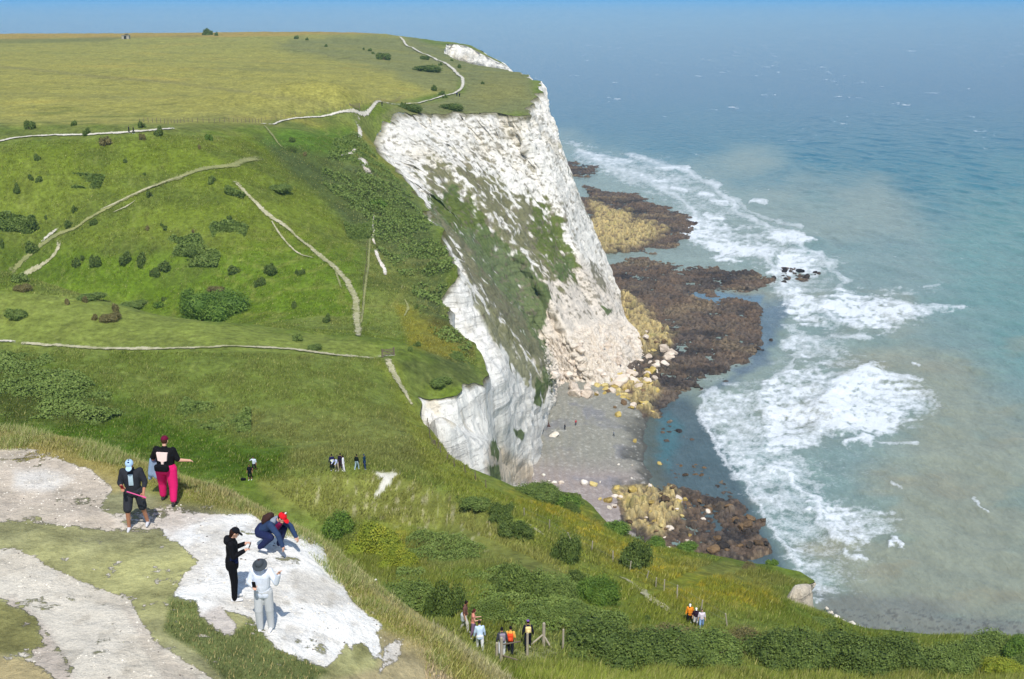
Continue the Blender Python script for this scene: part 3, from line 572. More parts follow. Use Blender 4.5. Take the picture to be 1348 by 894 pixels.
# foam sheets (outline, density) and breaking crests (line, half width, height, weight), traced where they lie on the water
FOAM = [([(1000,348),(1112,346),(1102,392),(1038,402),(1015,372)], .4), ([(1038,428),(1112,434),(1135,466),(1055,476),(1028,456)], .36), ([(955,330),(1110,350),(1125,480),(1240,540),(1190,700),(1130,790),(1050,770),(985,655),(918,560),(940,515),(1010,490),(1035,445),(1020,370)], .17), ([(880,270),(1110,345),(1240,400),(1250,430),(1100,440),(1000,350),(900,300)], .16), ([(918,548),(930,522),(955,512),(1000,518),(1008,570),(1045,600),(1080,640),(1130,700),(1135,760),(1085,772),(1045,742),(1018,700),(985,640),(942,592)], .46),
 ([(1000,515),(1020,495),(1060,480),(1110,488),(1140,520),(1110,570),(1062,592),(1015,590),(1002,550)], .66), ([(1085,538),(1100,505),(1132,488),(1180,500),(1236,522),(1228,548),(1172,566),(1110,572),(1092,556)], .9),
 ([(1038,402),(1050,383),(1092,390),(1114,420),(1102,436),(1060,430)], .62), ([(1082,398),(1108,386),(1150,394),(1265,404),(1212,421),(1168,436),(1120,425)], .82), ([(1055,472),(1132,464),(1146,488),(1090,492)], .45), ([(1130,500),(1150,484),(1215,500),(1160,506)], .8),
 ([(745,180),(800,205),(870,222),(945,240),(965,270),(1000,300),(1062,330),(1115,346),(1060,378),(1005,356),(955,348),(920,325),(905,292),(880,266),(830,243),(790,226),(760,208)], .30),
 ([(880,290),(930,285),(1000,300),(1030,330),(960,340),(910,322)], .62), ([(935,320),(985,315),(1060,322),(1050,336),(990,345),(950,340)], .66), ([(1020,335),(1100,338),(1115,346),(1060,366),(1025,360)], .7), ([(840,228),(900,232),(950,255),(930,275),(890,268)], .42),
 ([(1060,658),(1122,664),(1190,682),(1140,722),(1100,712)], .66), ([(1030,715),(1080,735),(1110,780),(1075,790),(1045,755)], .5), ([(1010,615),(1070,612),(1085,622),(1040,630)], .55), ([(1160,380),(1215,378),(1260,375),(1200,388)], .3), ([(1025,300),(1075,312),(1060,322),(1020,318)], .6), ([(900,455),(990,440),(1030,460),(1000,500),(930,510)], .12), ([(755,192),(830,206),(900,215),(905,224),(820,220),(770,208)], .42)]
CREST = [([(770,204),(800,218),(850,236),(895,260),(922,290),(958,318),(1008,342),(1036,372),(1040,402)], 4, .5, .7), ([(830,205),(905,226),(945,248),(966,276),(1010,298),(1055,322),(1088,348)], 4, .5, .7), ([(960,262),(1000,284),(1050,300)], 3, .4, .5), ([(1044,430),(1060,452),(1044,478),(1018,500)], 4, .4, .55), ([(1088,350),(1110,372),(1100,392)], 4, .4, .55), ([(945,552),(975,590),(1000,620)], 4, .3, .5), ([(1040,600),(1062,625)], 4, .3, .5), ([(920,550),(918,545),(930,522),(942,513)], 4, .4, .7), ([(918,548),(942,590),(985,642),(1018,700),(1048,745)], 3, .35, .75), ([(1002,552),(1000,520),(1018,500),(1040,490)], 4, .5, .75), ([(1003,555),(1006,588)], 4, .4, .7),
 ([(1084,545),(1086,528),(1098,508),(1120,498)], 7, .9, 1.), ([(1086,540),(1105,556),(1118,565)], 6, .6, .9), ([(1128,502),(1140,487),(1154,490)], 6, .9, 1.), ([(1154,492),(1214,502)], 3, .3, .8),
 ([(1084,400),(1090,412),(1108,424),(1130,432)], 4, .6, .9), ([(1148,402),(1165,412),(1178,420)], 6, .8, 1.), ([(1150,396),(1210,405),(1268,404)], 3, .3, .8), ([(1040,405),(1046,390),(1060,384)], 4, .4, .7),
 ([(1020,316),(1036,312),(1058,320)], 6, .8, 1.), ([(966,338),(985,330),(1010,336)], 5, .7, .9), ([(1050,343),(1075,334)], 4, .4, .7), ([(930,284),(950,288)], 4, .5, .9), ([(866,222),(905,221)], 3, .4, .85), ([(884,248),(905,252)], 3, .5, .9), ([(918,256),(940,258)], 3, .4, .9), ([(988,266),(1000,266)], 3, .5, .8), ([(936,265),(952,268)], 3.5, .5, .9), ([(1040,333),(1060,331)], 4, .5, .9),
 ([(1118,584),(1132,576),(1150,584)], 5, .7, 1.), ([(1150,584),(1205,583)], 2, .2, .7), ([(1168,718),(1176,711),(1186,720)], 4, .6, 1.), ([(1012,618),(1032,622),(1050,642),(1075,657)], 4, .5, .95), ([(1068,660),(1080,690),(1100,708),(1118,716)], 4, .5, .9), ([(1114,726),(1124,734),(1132,734)], 4, .4, .85), ([(1033,722),(1046,745)], 3, .3, .7),
 ([(1098,442),(1118,446),(1140,444)], 4, .4, .7), ([(1035,447),(1046,442)], 3, .3, .6), ([(1202,480),(1210,483)], 2.5, .3, .8), ([(1288,660),(1298,672)], 2.5, .3, .8), ([(1172,636),(1188,642)], 2, .3, .6), ([(1214,378),(1240,374)], 2, .2, .5), ([(1285,655),(1292,662)], 2.5, .3, .8), ([(800,212),(830,214)], 3, .3, .8), ([(760,198),(790,208)], 3, .3, .7)]
def build_sea():
    us = np.r_[np.linspace(-.75, -.02, 70)[:-1], np.linspace(-.02, .60, 760), np.linspace(.602, .75, 20)[1:]]; ls = np.r_[np.linspace(math.log(100), math.log(1150), 850)[:-1], np.linspace(math.log(1150), math.log(60000), 160)]
    U, L = np.meshgrid(us, ls); sh = U.shape; Y = np.exp(L).ravel(); X = U.ravel()*Y; px, py = proj(X, Y, 0*X)
    fade = sst(1500, 500, Y); w = fbm2(X/14+Y/60, Y/22, 4, 301)-.5; nz = (fbm2(px/22, py/9, 4, 302)-.5); nf = fbm2(px/5, py/2.6, 4, 303)-.5; st = fbm2(px/34+py/40, py/4.5, 4, 304)-.5
    lag = fbm2(X/1.7, Y/2.6, 4, 306)-.5
    F_ = np.zeros_like(X); Hc = np.zeros_like(X)
    for pl, d in FOAM:
        m = pmask(px, py, pl, 9, nz*26+nf*8+st*16); xs = [a for a, b in pl]; fr = np.clip((px-min(xs))/(max(xs)-min(xs)), 0, 1); F_ = np.maximum(F_, m*d*(1.35-1.05*fr))
    F_ = np.clip(F_*(.95+st*1.3+lag*1.3+nf*1.3), 0, 1)
    for ln, hw, hh, wt_ in CREST:
        ln = np.array(ln, float); lo = ln.min(0)-40; hi = ln.max(0)+40; s = np.nonzero((px > lo[0])&(px < hi[0])&(py > lo[1])&(py < hi[1]))[0]
        if not len(s): continue
        d = distline(px[s]+nz[s]*hw*7, py[s]+nf[s]*2, ln); m = sst(hw*1.7, hw*.1, d+nz[s]*hw*1.6+nf[s]*hw*2.2); F_[s] = np.maximum(F_[s], m*wt_*(.8+nf[s])); Hc[s] = np.maximum(Hc[s], np.exp(-(d/hw/2.2)**2)*hh*wt_)
    deep = sst(950, 1040, px)*fade
    z = .16*np.sin((X*.94-Y*.33)/4.6+w*7)*deep*.8+.28*np.sin((X*.9-Y*.43)/11+w*9)*deep+w*.25*fade+(fbm2(X/2.2, Y/2.2, 3, 305)-.5)*.16*fade+Hc*1.15+F_*(.10+.25*lag)*fade
    calm = pmask(px, py, [(840,520),(905,520),(925,545),(980,640),(1040,760),(960,740),(860,640),(846,590)], 12); z = z*(1-calm*.8)
    C = np.empty((len(X), 3)); C[:] = cc(122,142,136)
    def put(m, c, s=1.):
        nonlocal C
        m = np.clip(m*s, 0, 1)[:, None]; C = C*(1-m)+np.asarray(c)*m
    wob = (fbm2(px/90, py/30, 4, 307)-.5)
    put(sst(330, 200, py+wob*60+(px-900)*-.06), cc(38,104,118)); put(sst(240, 90, py+wob*20), cc(16,78,116))
    put(pmask(px, py, [(740,195),(860,205),(1000,215),(1150,240),(1200,300),(1080,330),(1100,420),(1080,600),(900,560),(700,300)], 40, wob*90), cc(134,146,134), .85)
    put(pmask(px, py, [(1110,440),(1180,430),(1260,470),(1400,620),(1400,900),(1000,900),(1080,700),(1180,600)], 60, wob*110), cc(142,146,126), .9)
    put(pmask(px, py, [(1250,250),(1450,230),(1450,520),(1340,500),(1240,400)], 50, wob*90), cc(96,138,132), .75)
    put(sst(.08, .3, wob)*(py > 380), cc(146,138,112), .35); put(sst(.05, .25, -wob)*(py > 250), cc(112,140,132), .3)
    put(calm, cc(64,80,88), .8); put(pmask(px, py, [(846,560),(880,545),(900,560),(880,620),(850,600)], 8, nz*12), cc(70,112,118), .7)
    put(pmask(px, py, [(905,382),(1005,390),(1000,400),(960,410),(910,398)], 4, nz*8), cc(96,126,146), .8); put(pmask(px, py, [(1000,400),(1040,400),(1010,480),(930,520),(985,474)], 8, nz*20), cc(78,96,116), .7)
    put(pmask(px, py, [(1040,760),(1130,775),(1300,810),(1400,820),(1400,860),(1100,830)], 10, wob*40), cc(104,104,104), .5)
    wk = sst(.06, .2, nf)*pmask(px, py, [(1080,795),(1400,815),(1400,850),(1110,830)], 10, wob*20); put(wk, cc(80,78,74), .6)
    put(pmask(px, py, [(836,520),(862,545),(868,600),(884,660),(850,700),(840,600)], 9, nz*22), cc(88,92,80), .8)
    C *= (1+w*.16*fade+nf*.12)[:, None]
    m = NT('sea_water'); at = m.attr('Col'); fo = m.attr('foam'); g = m.n('ShaderNodeNewGeometry')
    n1 = m.noise(.9, 5, .65, scl=(1, .45, 1)); n2 = m.noise(.16, 5, .6, scl=(1.3, .6, 1)); cap = m.noise(.045, 6, .75, scl=(.55, .35, 1)); capm = m.noise(.004, 3, .5, scl=(1, .5, 1)); fl = m.noise(1.6, 5, .75)
    sx = m.n('ShaderNodeSeparateXYZ'); m.l(g.outputs['Position'], sx.inputs[0]); farm = m.math('MULTIPLY', m.rng(sx.outputs[1], 330, 520, 0, 1), m.rng(sx.outputs[1], 2600, 4200, 1, 0))
    caps = m.math('MULTIPLY', m.math('MULTIPLY', m.rng(cap, .632, .66, 0, 1), m.rng(capm, .42, .5, 0, 1)), farm)
    f = m.math('MULTIPLY', m.rng(m.math('ADD', fo.outputs['Fac'], m.rng(fl, .3, .7, -.22, .22)), .12, .8, 0, 1), m.rng(fo.outputs['Fac'], 0, .25, 0, 1)); f = m.math('MAXIMUM', f, m.math('MULTIPLY', caps, .8)); f = m.math('MINIMUM', f, .93)
    sc = m.n('ShaderNodeVectorMath', operation='SCALE'); m.l(at.outputs['Color'], sc.inputs[0]); m.l(m.math('ADD', m.rng(n2, .3, .7, .88, 1.12), m.rng(n1, .3, .7, -.1, .1)), sc.inputs['Scale'])
    m.col(m.mix(f, sc.outputs[0], (.74, .78, .80))); m.l(m.rng(f, 0, 1, .16, .8), m.b.inputs['Roughness']); m.b.inputs['IOR'].default_value = 1.33; m.b.inputs['Specular IOR Level'].default_value = .16
    m.bump(m.math('ADD', m.math('MULTIPLY', n2, 1.4), m.math('MULTIPLY', n1, .35)), .9, .9)
    n = len(us); a = (np.arange(len(ls)-1)[:, None]*n+np.arange(n-1)[None, :]).ravel(); Q = np.stack([a, a+1, a+n+1, a+n], 1)
    o = mesh_np('sea', np.stack([X, Y, z], 1), Q, m.m, {'Col': np.clip(C*1.02, .004, .85), 'foam': F_}); tag(o, 'grey green sea breaking in white foam along the shore', 'sea', kind='structure')
build_sea()
def build_haze():
    import bmesh
    bm = bmesh.new(); bmesh.ops.create_cube(bm, size=1); bm.transform(Matrix.Translation((0, 34000, 54.5)) @ Matrix.Diagonal((120000, 68400, 119, 1))); me = bpy.data.meshes.new('haze'); bm.to_mesh(me); o = link(bpy.data.objects.new('haze', me))
    m = bpy.data.materials.new('haze_air'); m.use_nodes = True; t = m.node_tree; t.nodes.clear(); ot = t.nodes.new('ShaderNodeOutputMaterial'); v = t.nodes.new('ShaderNodeVolumePrincipled'); v.inputs['Color'].default_value = (.24, .62, 1.0, 1); v.inputs['Density'].default_value = 7.5e-5; v.inputs['Anisotropy'].default_value = -.3
    t.links.new(v.outputs[0], ot.inputs['Volume']); me.materials.append(m); tag(o, 'thin blue sea haze over the water and far headland', 'haze', kind='stuff')
build_haze()
# ---------------------------------------------------------------- paths laid on the turf
def chain(pts, step):
    pts = np.array(pts, float); n = len(pts); e = np.concatenate([[2*pts[0]-pts[1]], pts, [2*pts[-1]-pts[-2]]]); o = []
    for k in range(n-1):
        m = max(2, int(np.linalg.norm(pts[k+1]-pts[k])/step))
        for j in range(m): o.append(crom(e[k], e[k+1], e[k+2], e[k+3], j/m))
    o.append(pts[-1]); return np.array(o)
def path_mat(name, c1, c2):
    m = NT(name); n = m.noise(.9, 5, .7); n2 = m.noise(.15, 4, .6); m.col(m.mix(m.rng(m.math('ADD', m.math('MULTIPLY', n, .6), m.math('MULTIPLY', n2, .4)), .4, .6, 0, 1), tuple(c1), tuple(c2))); m.set(Roughness=.95); m.b.inputs['Specular IOR Level'].default_value = .1; 
    e = m.attr('edge'); tr = m.n('ShaderNodeBsdfTransparent'); mx = m.n('ShaderNodeMixShader'); ne = m.noise(1.7, 5, .75)
    m.l(m.rng(m.math('ADD', e.outputs['Fac'], m.rng(ne, .3, .7, -.45, .45)), .55, .8, 0, 1), mx.inputs[0]); m.l(m.b.outputs[0], mx.inputs[1]); m.l(tr.outputs[0], mx.inputs[2]); m.l(mx.outputs[0], m.out.inputs['Surface']); return m.m
PM = {'chalk': path_mat('path_chalk', cc(222,216,200), cc(188,182,160)), 'dusty': path_mat('path_dusty', cc(196,188,158), cc(148,148,100)), 'worn': path_mat('path_worn', cc(152,152,98), cc(122,134,70)), 'bare': path_mat('scar_chalk', cc(238,232,220), cc(212,198,176))}
def path(pts, w, mat, label, ymin=30, rag=.35, seed=0, up=.0, name='path'):
    W3 = [onland(px, py, ymin)[:2] for px, py in pts]; c = chain(W3, .7 if W3[0][1] < 200 else 1.2); d = np.gradient(c, axis=0); d /= np.linalg.norm(d, axis=1, keepdims=True)+1e-9; nrm = np.stack([d[:, 1], -d[:, 0]], 1)
    s = np.r_[0, np.cumsum(np.linalg.norm(np.diff(c, axis=0), axis=1))]; V = []; m = 7; ww = np.interp(s, np.linspace(0, s[-1], len(w)), w) if isinstance(w, (list, tuple)) else np.full(len(s), w)
    for k, f in enumerate(np.linspace(-1, 1, m)):
        wl = ww*.34*(1+(fbm2(s/2.2+seed*9, s*0+(3 if f < 0 else 8), 4, 400)-.5)*2*rag)*f; p = c+nrm*wl[:, None]
        z = land(p[:, 0], p[:, 1])+.06+up+p[:, 1]*7e-4-(abs(f) == 1)*.0; V.append(np.c_[p, z])
    V = np.stack(V, 1); n = len(c); a = (np.arange(n-1)[:, None]*m+np.arange(m-1)[None, :]).ravel()
    return tag(mesh_np(name, V.reshape(-1, 3), np.stack([a, a+1, a+m+1, a+m], 1)[:, ::-1], PM[mat], {'edge': np.maximum(np.tile(np.abs(np.linspace(-1, 1, m)), n), np.repeat(np.clip(1.1-np.minimum(s, s[-1]-s)/(ww*2.2), 0, 1), m)*.9)}), label, kind='structure')
path([(-40,197),(0,187),(30,181),(80,177.5),(130,176),(170,174.5),(205,173),(232,171)], 1.9, 'chalk', 'pale chalk footpath across the top of the valley side', 240)
path([(344,164.5),(372,160.5),(400,157),(432,152),(462,148),(490,143),(530,138),(575,130.5),(598,123),(609,113),(606,101),(592,88),(568,76),(548,67),(534,59),(531,54),(526,49)], [1.5,1.6,2,3,3.6,3.6,3.2,3.2,3], 'chalk', 'broad pale track curving over the headland', 270, .12)
path([(466,150),(471,156),(475,163)], [3,2,1.5], 'bare', 'white scar of chalk below the track gate', 300, .4, 1, name='chalk_scar')
path([(470,163),(474,172),(473,183)], [2.5,2.5,1.2], 'bare', 'white gully of bare chalk under the track', 290, .5, 2, name='chalk_scar')
path([(449,207),(460,203),(468,196)], [.8,1.6,1.2], 'bare', 'short white chalk scrape on the dark slope', 250, .5, 3, name='chalk_scar')
path([(476,206),(480,218),(486,232)], [2.5,5,3], 'bare', 'pinkish chalk slip beside the cliff brink', 250, .5, 4, name='chalk_scar')
path([(346,209),(320,213),(300,217),(245,231),(200,245),(150,268),(112,292),(96,302),(78,306),(55,320),(30,342),(8,362)], [3.4,3.2,2.6,1.8,1.4,1.6], 'worn', 'worn grassy track slanting across the valley side', 200, .4, 5)
path([(250,231),(215,241),(180,254),(150,268),(132,276)], [.4,.8,1.2,.8,.4], 'dusty', 'chalky rut inside the slanting track', 200, .7, 6, .12)
path([(180,262),(165,271),(148,280)], [.5,1.0,.4], 'dusty', 'short chalky rut below the slanting track', 200, .7, 7)
path([(79,300),(66,308),(52,321)], [.6,1.4,.7], 'chalk', 'bright chalk stretch where the track forks', 200, .5, 8, .12)
path([(78,314),(76,326),(66,339),(50,350),(35,358),(14,370)], [1.4,1.5,1.7,1.5], 'dusty', 'dusty branch path curving down to the hollow', 200, .4, 9)
path([(309,241),(322,253),(338,268),(355,283),(372,295),(388,309),(405,324),(425,340),(446,359),(460,377),(468,397),(470,420),(472,444)], [1.6,2.2,1.6,2.6,2.0,2.4,2.0,1.8,1.2], 'dusty', 'long white chalk track running down the valley side', 160, .5, 10)
path([(357,289),(365,303),(376,318),(392,332),(414,341)], [.7,.9,.8,.8], 'dusty', 'faint path looping beside the white track', 190, .5, 11)
path([(440,353),(446,370),(450,381)], [.5,.8,.4], 'worn', 'faint worn path leaving the white track', 190, .5, 12)
path([(475,426),(478,405),(482,370),(486,330),(488,296)], .8, 'worn', 'narrow straight path along the old fence line', 160, .4, 13)
path([(493,284),(490,293),(492,304),(491,312),(494,320)], [.7,1.0,.8], 'bare', 'upper piece of the winding chalk path', 180, .7, 14)
path([(495,326),(496,335),(500,346),(506,356),(507,364)], [1.2,1.3,1.8,1.2], 'bare', 'lower piece of the winding chalk path', 180, .6, 15)
path([(530,375),(529,383)], [.5,.4], 'worn', 'tiny worn scrape near the dark scrub', 160, .4, 16)
path([(532,396),(537,407),(532,418)], [.5,.9,.4], 'worn', 'little curved worn path near the yellow flowers', 160, .4, 17)
path([(-40,451),(0,452),(22,453)], 1.0, 'chalk', 'white end of the terrace path', 120, .3, 18, .05)
path([(22,453),(60,456),(110,458.5),(180,459.5),(250,458.5),(330,458.5),(380,462),(430,468),(470,471),(500,471)], [1.5,1.8,1.6,1.5,1.9,2.0], 'dusty', 'thin path along the grassy terrace', 120, .4, 19)
path([(499,469),(508,471),(524,471)], [1.4,2.0,.9], 'bare', 'white chalk patch where the paths meet', 130, .4, 20, .1)
path([(508,473),(515,485),(523,500),(530,512),(537,525),(545,538)], [1.2,2.0,2.0,1.2,.7], 'dusty', 'chalky path running down towards the cliff fence', 120, .45, 21)
path([(815,757),(832,768),(852,784),(872,798),(897,813)], [.8,1.1,1.3,1.5], 'dusty', 'narrow earth path leading to three walkers', 55, .25, 22)
path([(697,692),(707,699),(722,708)], [.8,1.0,.6], 'dusty', 'visible bit of earth path behind the scrub bank', 90, .3, 23)
path([(600,838),(640,850),(668,864),(700,862),(720,850),(735,842)], [2.0,2.6,3.2,3.0,2.0], 'worn', 'trodden ground where walkers gather by the posts', 40, .4, 24)
path([(347,166),(358,178),(366,190),(374,197)], [.8,1.2,.7], 'worn', 'faint path dropping from the upper track', 250, .4, 25)
# ---------------------------------------------------------------- bushes and trees
def leaf_mat(name, a, b, c):
    m = NT(name); at = m.attr('tone'); g = m.n('ShaderNodeTexCoord'); n = m.noise(2.2, 3, .6, co=g.outputs['Object']); f = m.math('ADD', m.math('MULTIPLY', at.outputs['Fac'], .6), m.math('MULTIPLY', n, .4))
    m.col(m.ramp(f, [(.15, tuple(a)), (.5, tuple(b)), (.85, tuple(c))])); m.set(Roughness=.7); m.b.inputs['Specular IOR Level'].default_value = .25
    m.b.inputs['Subsurface Weight'].default_value = 0; return m.m
LM = {'dark': leaf_mat('leaf_hawthorn', s2l((58,74,28)), s2l((88,106,44)), s2l((122,136,66))), 'olive': leaf_mat('leaf_bramble', s2l((72,88,38)), s2l((104,124,54)), s2l((142,154,84))),
 'green': leaf_mat('leaf_elder', s2l((60,86,26)), s2l((94,122,42)), s2l((130,152,66))), 'yellow': leaf_mat('leaf_gorse', s2l((96,112,30)), s2l((136,146,42)), s2l((184,176,62))), 'brown': leaf_mat('leaf_dry', s2l((78,78,44)), s2l((114,106,62)), s2l((148,136,86)))}
BARK = plain('bark', cc(92,80,66), .9, .3, 6)
def crown_np(n, leaf, lobes, seed, flat=.0):
    """many leaf-sized quads spread through overlapping lobes, unit radius, standing on z=0, with an added lumpy core, toned dark, so no light passes through"""
    r = np.random.default_rng(seed); L = []
    for k in range(lobes):
        a = r.uniform(0, 6.28); d = r.uniform(0, .62)**.8; L.append((math.cos(a)*d, math.sin(a)*d, r.uniform(.3, .62)*(1-d*.5), r.uniform(.28, .5)*(1-.25*d)))
    L = np.array(L); k = r.choice(lobes, n, p=L[:, 3]**2/(L[:, 3]**2).sum()); v = r.normal(size=(n, 3)); v /= np.linalg.norm(v, axis=1, keepdims=True)
    rad = L[k, 3]*(.72+.32*r.random(n)**.6)*(1+.22*(r.random(n) < .12)); p = L[k, :3]+v*rad[:, None]; p[:, 2] = np.abs(p[:, 2]-.0)*(1-flat); p[:, 2] = np.where(p[:, 2] < .03, .03+.15*r.random(n), p[:, 2])
    nrm = v*.7+r.normal(size=(n, 3))*.55+np.array([0, 0, .35]); nrm /= np.linalg.norm(nrm, axis=1, keepdims=True)
    t = np.cross(nrm, r.normal(size=(n, 3))); t /= np.linalg.norm(t, axis=1, keepdims=True); b = np.cross(nrm, t); s = leaf*(.55+.9*r.random(n))[:, None]
    V = np.stack([p-t*s, p-b*s*.6, p+t*s, p+b*s*.6], 1).reshape(-1, 3); Q = np.arange(4*n).reshape(-1, 4); tone = np.repeat(np.clip(r.random(n)*.55+.45*fbm3(p[:, 0]*3.5, p[:, 1]*3.5, p[:, 2]*3.5, 2, seed), 0, 1), 4)
    # core added to block light through the crown, darker leaf tone painted in
    HV, HQ = [], []
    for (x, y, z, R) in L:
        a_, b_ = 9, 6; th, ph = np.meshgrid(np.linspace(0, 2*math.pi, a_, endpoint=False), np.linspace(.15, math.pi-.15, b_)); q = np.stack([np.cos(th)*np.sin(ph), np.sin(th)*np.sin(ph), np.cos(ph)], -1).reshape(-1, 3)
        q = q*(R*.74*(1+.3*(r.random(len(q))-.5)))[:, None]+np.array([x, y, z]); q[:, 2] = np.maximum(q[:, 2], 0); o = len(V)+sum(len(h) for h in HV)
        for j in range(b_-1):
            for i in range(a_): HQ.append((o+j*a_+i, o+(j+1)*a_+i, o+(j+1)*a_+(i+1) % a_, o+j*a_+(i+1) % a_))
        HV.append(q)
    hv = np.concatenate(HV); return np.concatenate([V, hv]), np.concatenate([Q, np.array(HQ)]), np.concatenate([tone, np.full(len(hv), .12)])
def stem_np(seed, k=5, r0=.05):
    r = np.random.default_rng(seed); V, Q = [], []
    for i in range(k):
        a = r.uniform(0, 6.28); pts = [np.array([0, 0, -.25]), np.array([math.cos(a)*.08, math.sin(a)*.08, .12]), np.array([math.cos(a)*.3, math.sin(a)*.3, .42]), np.array([math.cos(a+.3)*.5, math.sin(a+.3)*.5, .62])]
        for j, p in enumerate(pts):
            rr = r0*(1-.28*j)
            for m in range(5): V.append(p+np.array([math.cos(m*1.2566)*rr, math.sin(m*1.2566)*rr, 0]))
        o = i*20
        for j in range(3):
            for m in range(5): Q.append((o+j*5+m, o+j*5+(m+1) % 5, o+j*5+5+(m+1) % 5, o+j*5+5+m))
    return np.array(V), np.array(Q)
PROTO = {}
def bush_proto(size, kind, var):
    key = (size, kind, var)
    if key in PROTO: return PROTO[key]
    n, leaf, lobes = {'tiny': (420, .13, 5), 'small': (1100, .085, 7), 'mid': (5200, .040, 11), 'big': (15000, .024, 20)}[size]
    V, Q, tone = crown_np(n, leaf, lobes, 50+var*7+len(kind)); root = empty('bush', (0, -300, -300)) if size not in ('tiny',) else None
    if root is None: o = mesh_np('bush', V, Q, LM[kind], {'tone': tone}, smooth=False); o.location = (0, -300, -300); PROTO[key] = o; return o
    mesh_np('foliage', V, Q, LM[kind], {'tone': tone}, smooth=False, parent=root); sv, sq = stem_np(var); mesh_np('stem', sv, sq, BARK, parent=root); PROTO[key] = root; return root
USED = set()
def bush(px, py, wpx, hpx, kind, label, size=None, group=None, ymin=None, rz=None, name='bush'):
    """(px, py) is where the middle of the foot stands; width and height as measured"""
    ym = ymin or (36 if py > 640 else (95 if py > 425 else 160)); x, y, z = onland(px, py, ym); s = F/math.hypot(y, CZ-z)
    w = wpx/s; h = hpx/s*1.08; size = size or ('tiny' if wpx < 11 else 'small' if wpx < 26 else 'mid' if wpx < 60 else 'big'); var = random.randint(0, 2 if size in ('tiny', 'small') else 1)
    src = bush_proto(size, kind, var); k = (size, kind, var)
    if k in USED: o = copy_tree(src)
    else: o = src; USED.add(k)
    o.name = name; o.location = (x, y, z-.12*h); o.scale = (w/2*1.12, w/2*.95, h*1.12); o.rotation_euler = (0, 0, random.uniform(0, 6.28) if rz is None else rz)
    if rz is None and wpx/hpx > 1.9: o.rotation_euler = (0, 0, random.choice([0, math.pi])+random.uniform(-.2, .2))
    return tag(o, label, 'bush', group)
B = bush
G_SIDE = 'round bushes dotted over the valley side'; G_TOP = 'bushes on the upper fields'; G_HEDGE = 'hedge bushes along the bottom edge'; G_SLOPE = 'bushes on the slope below the chalk spur'
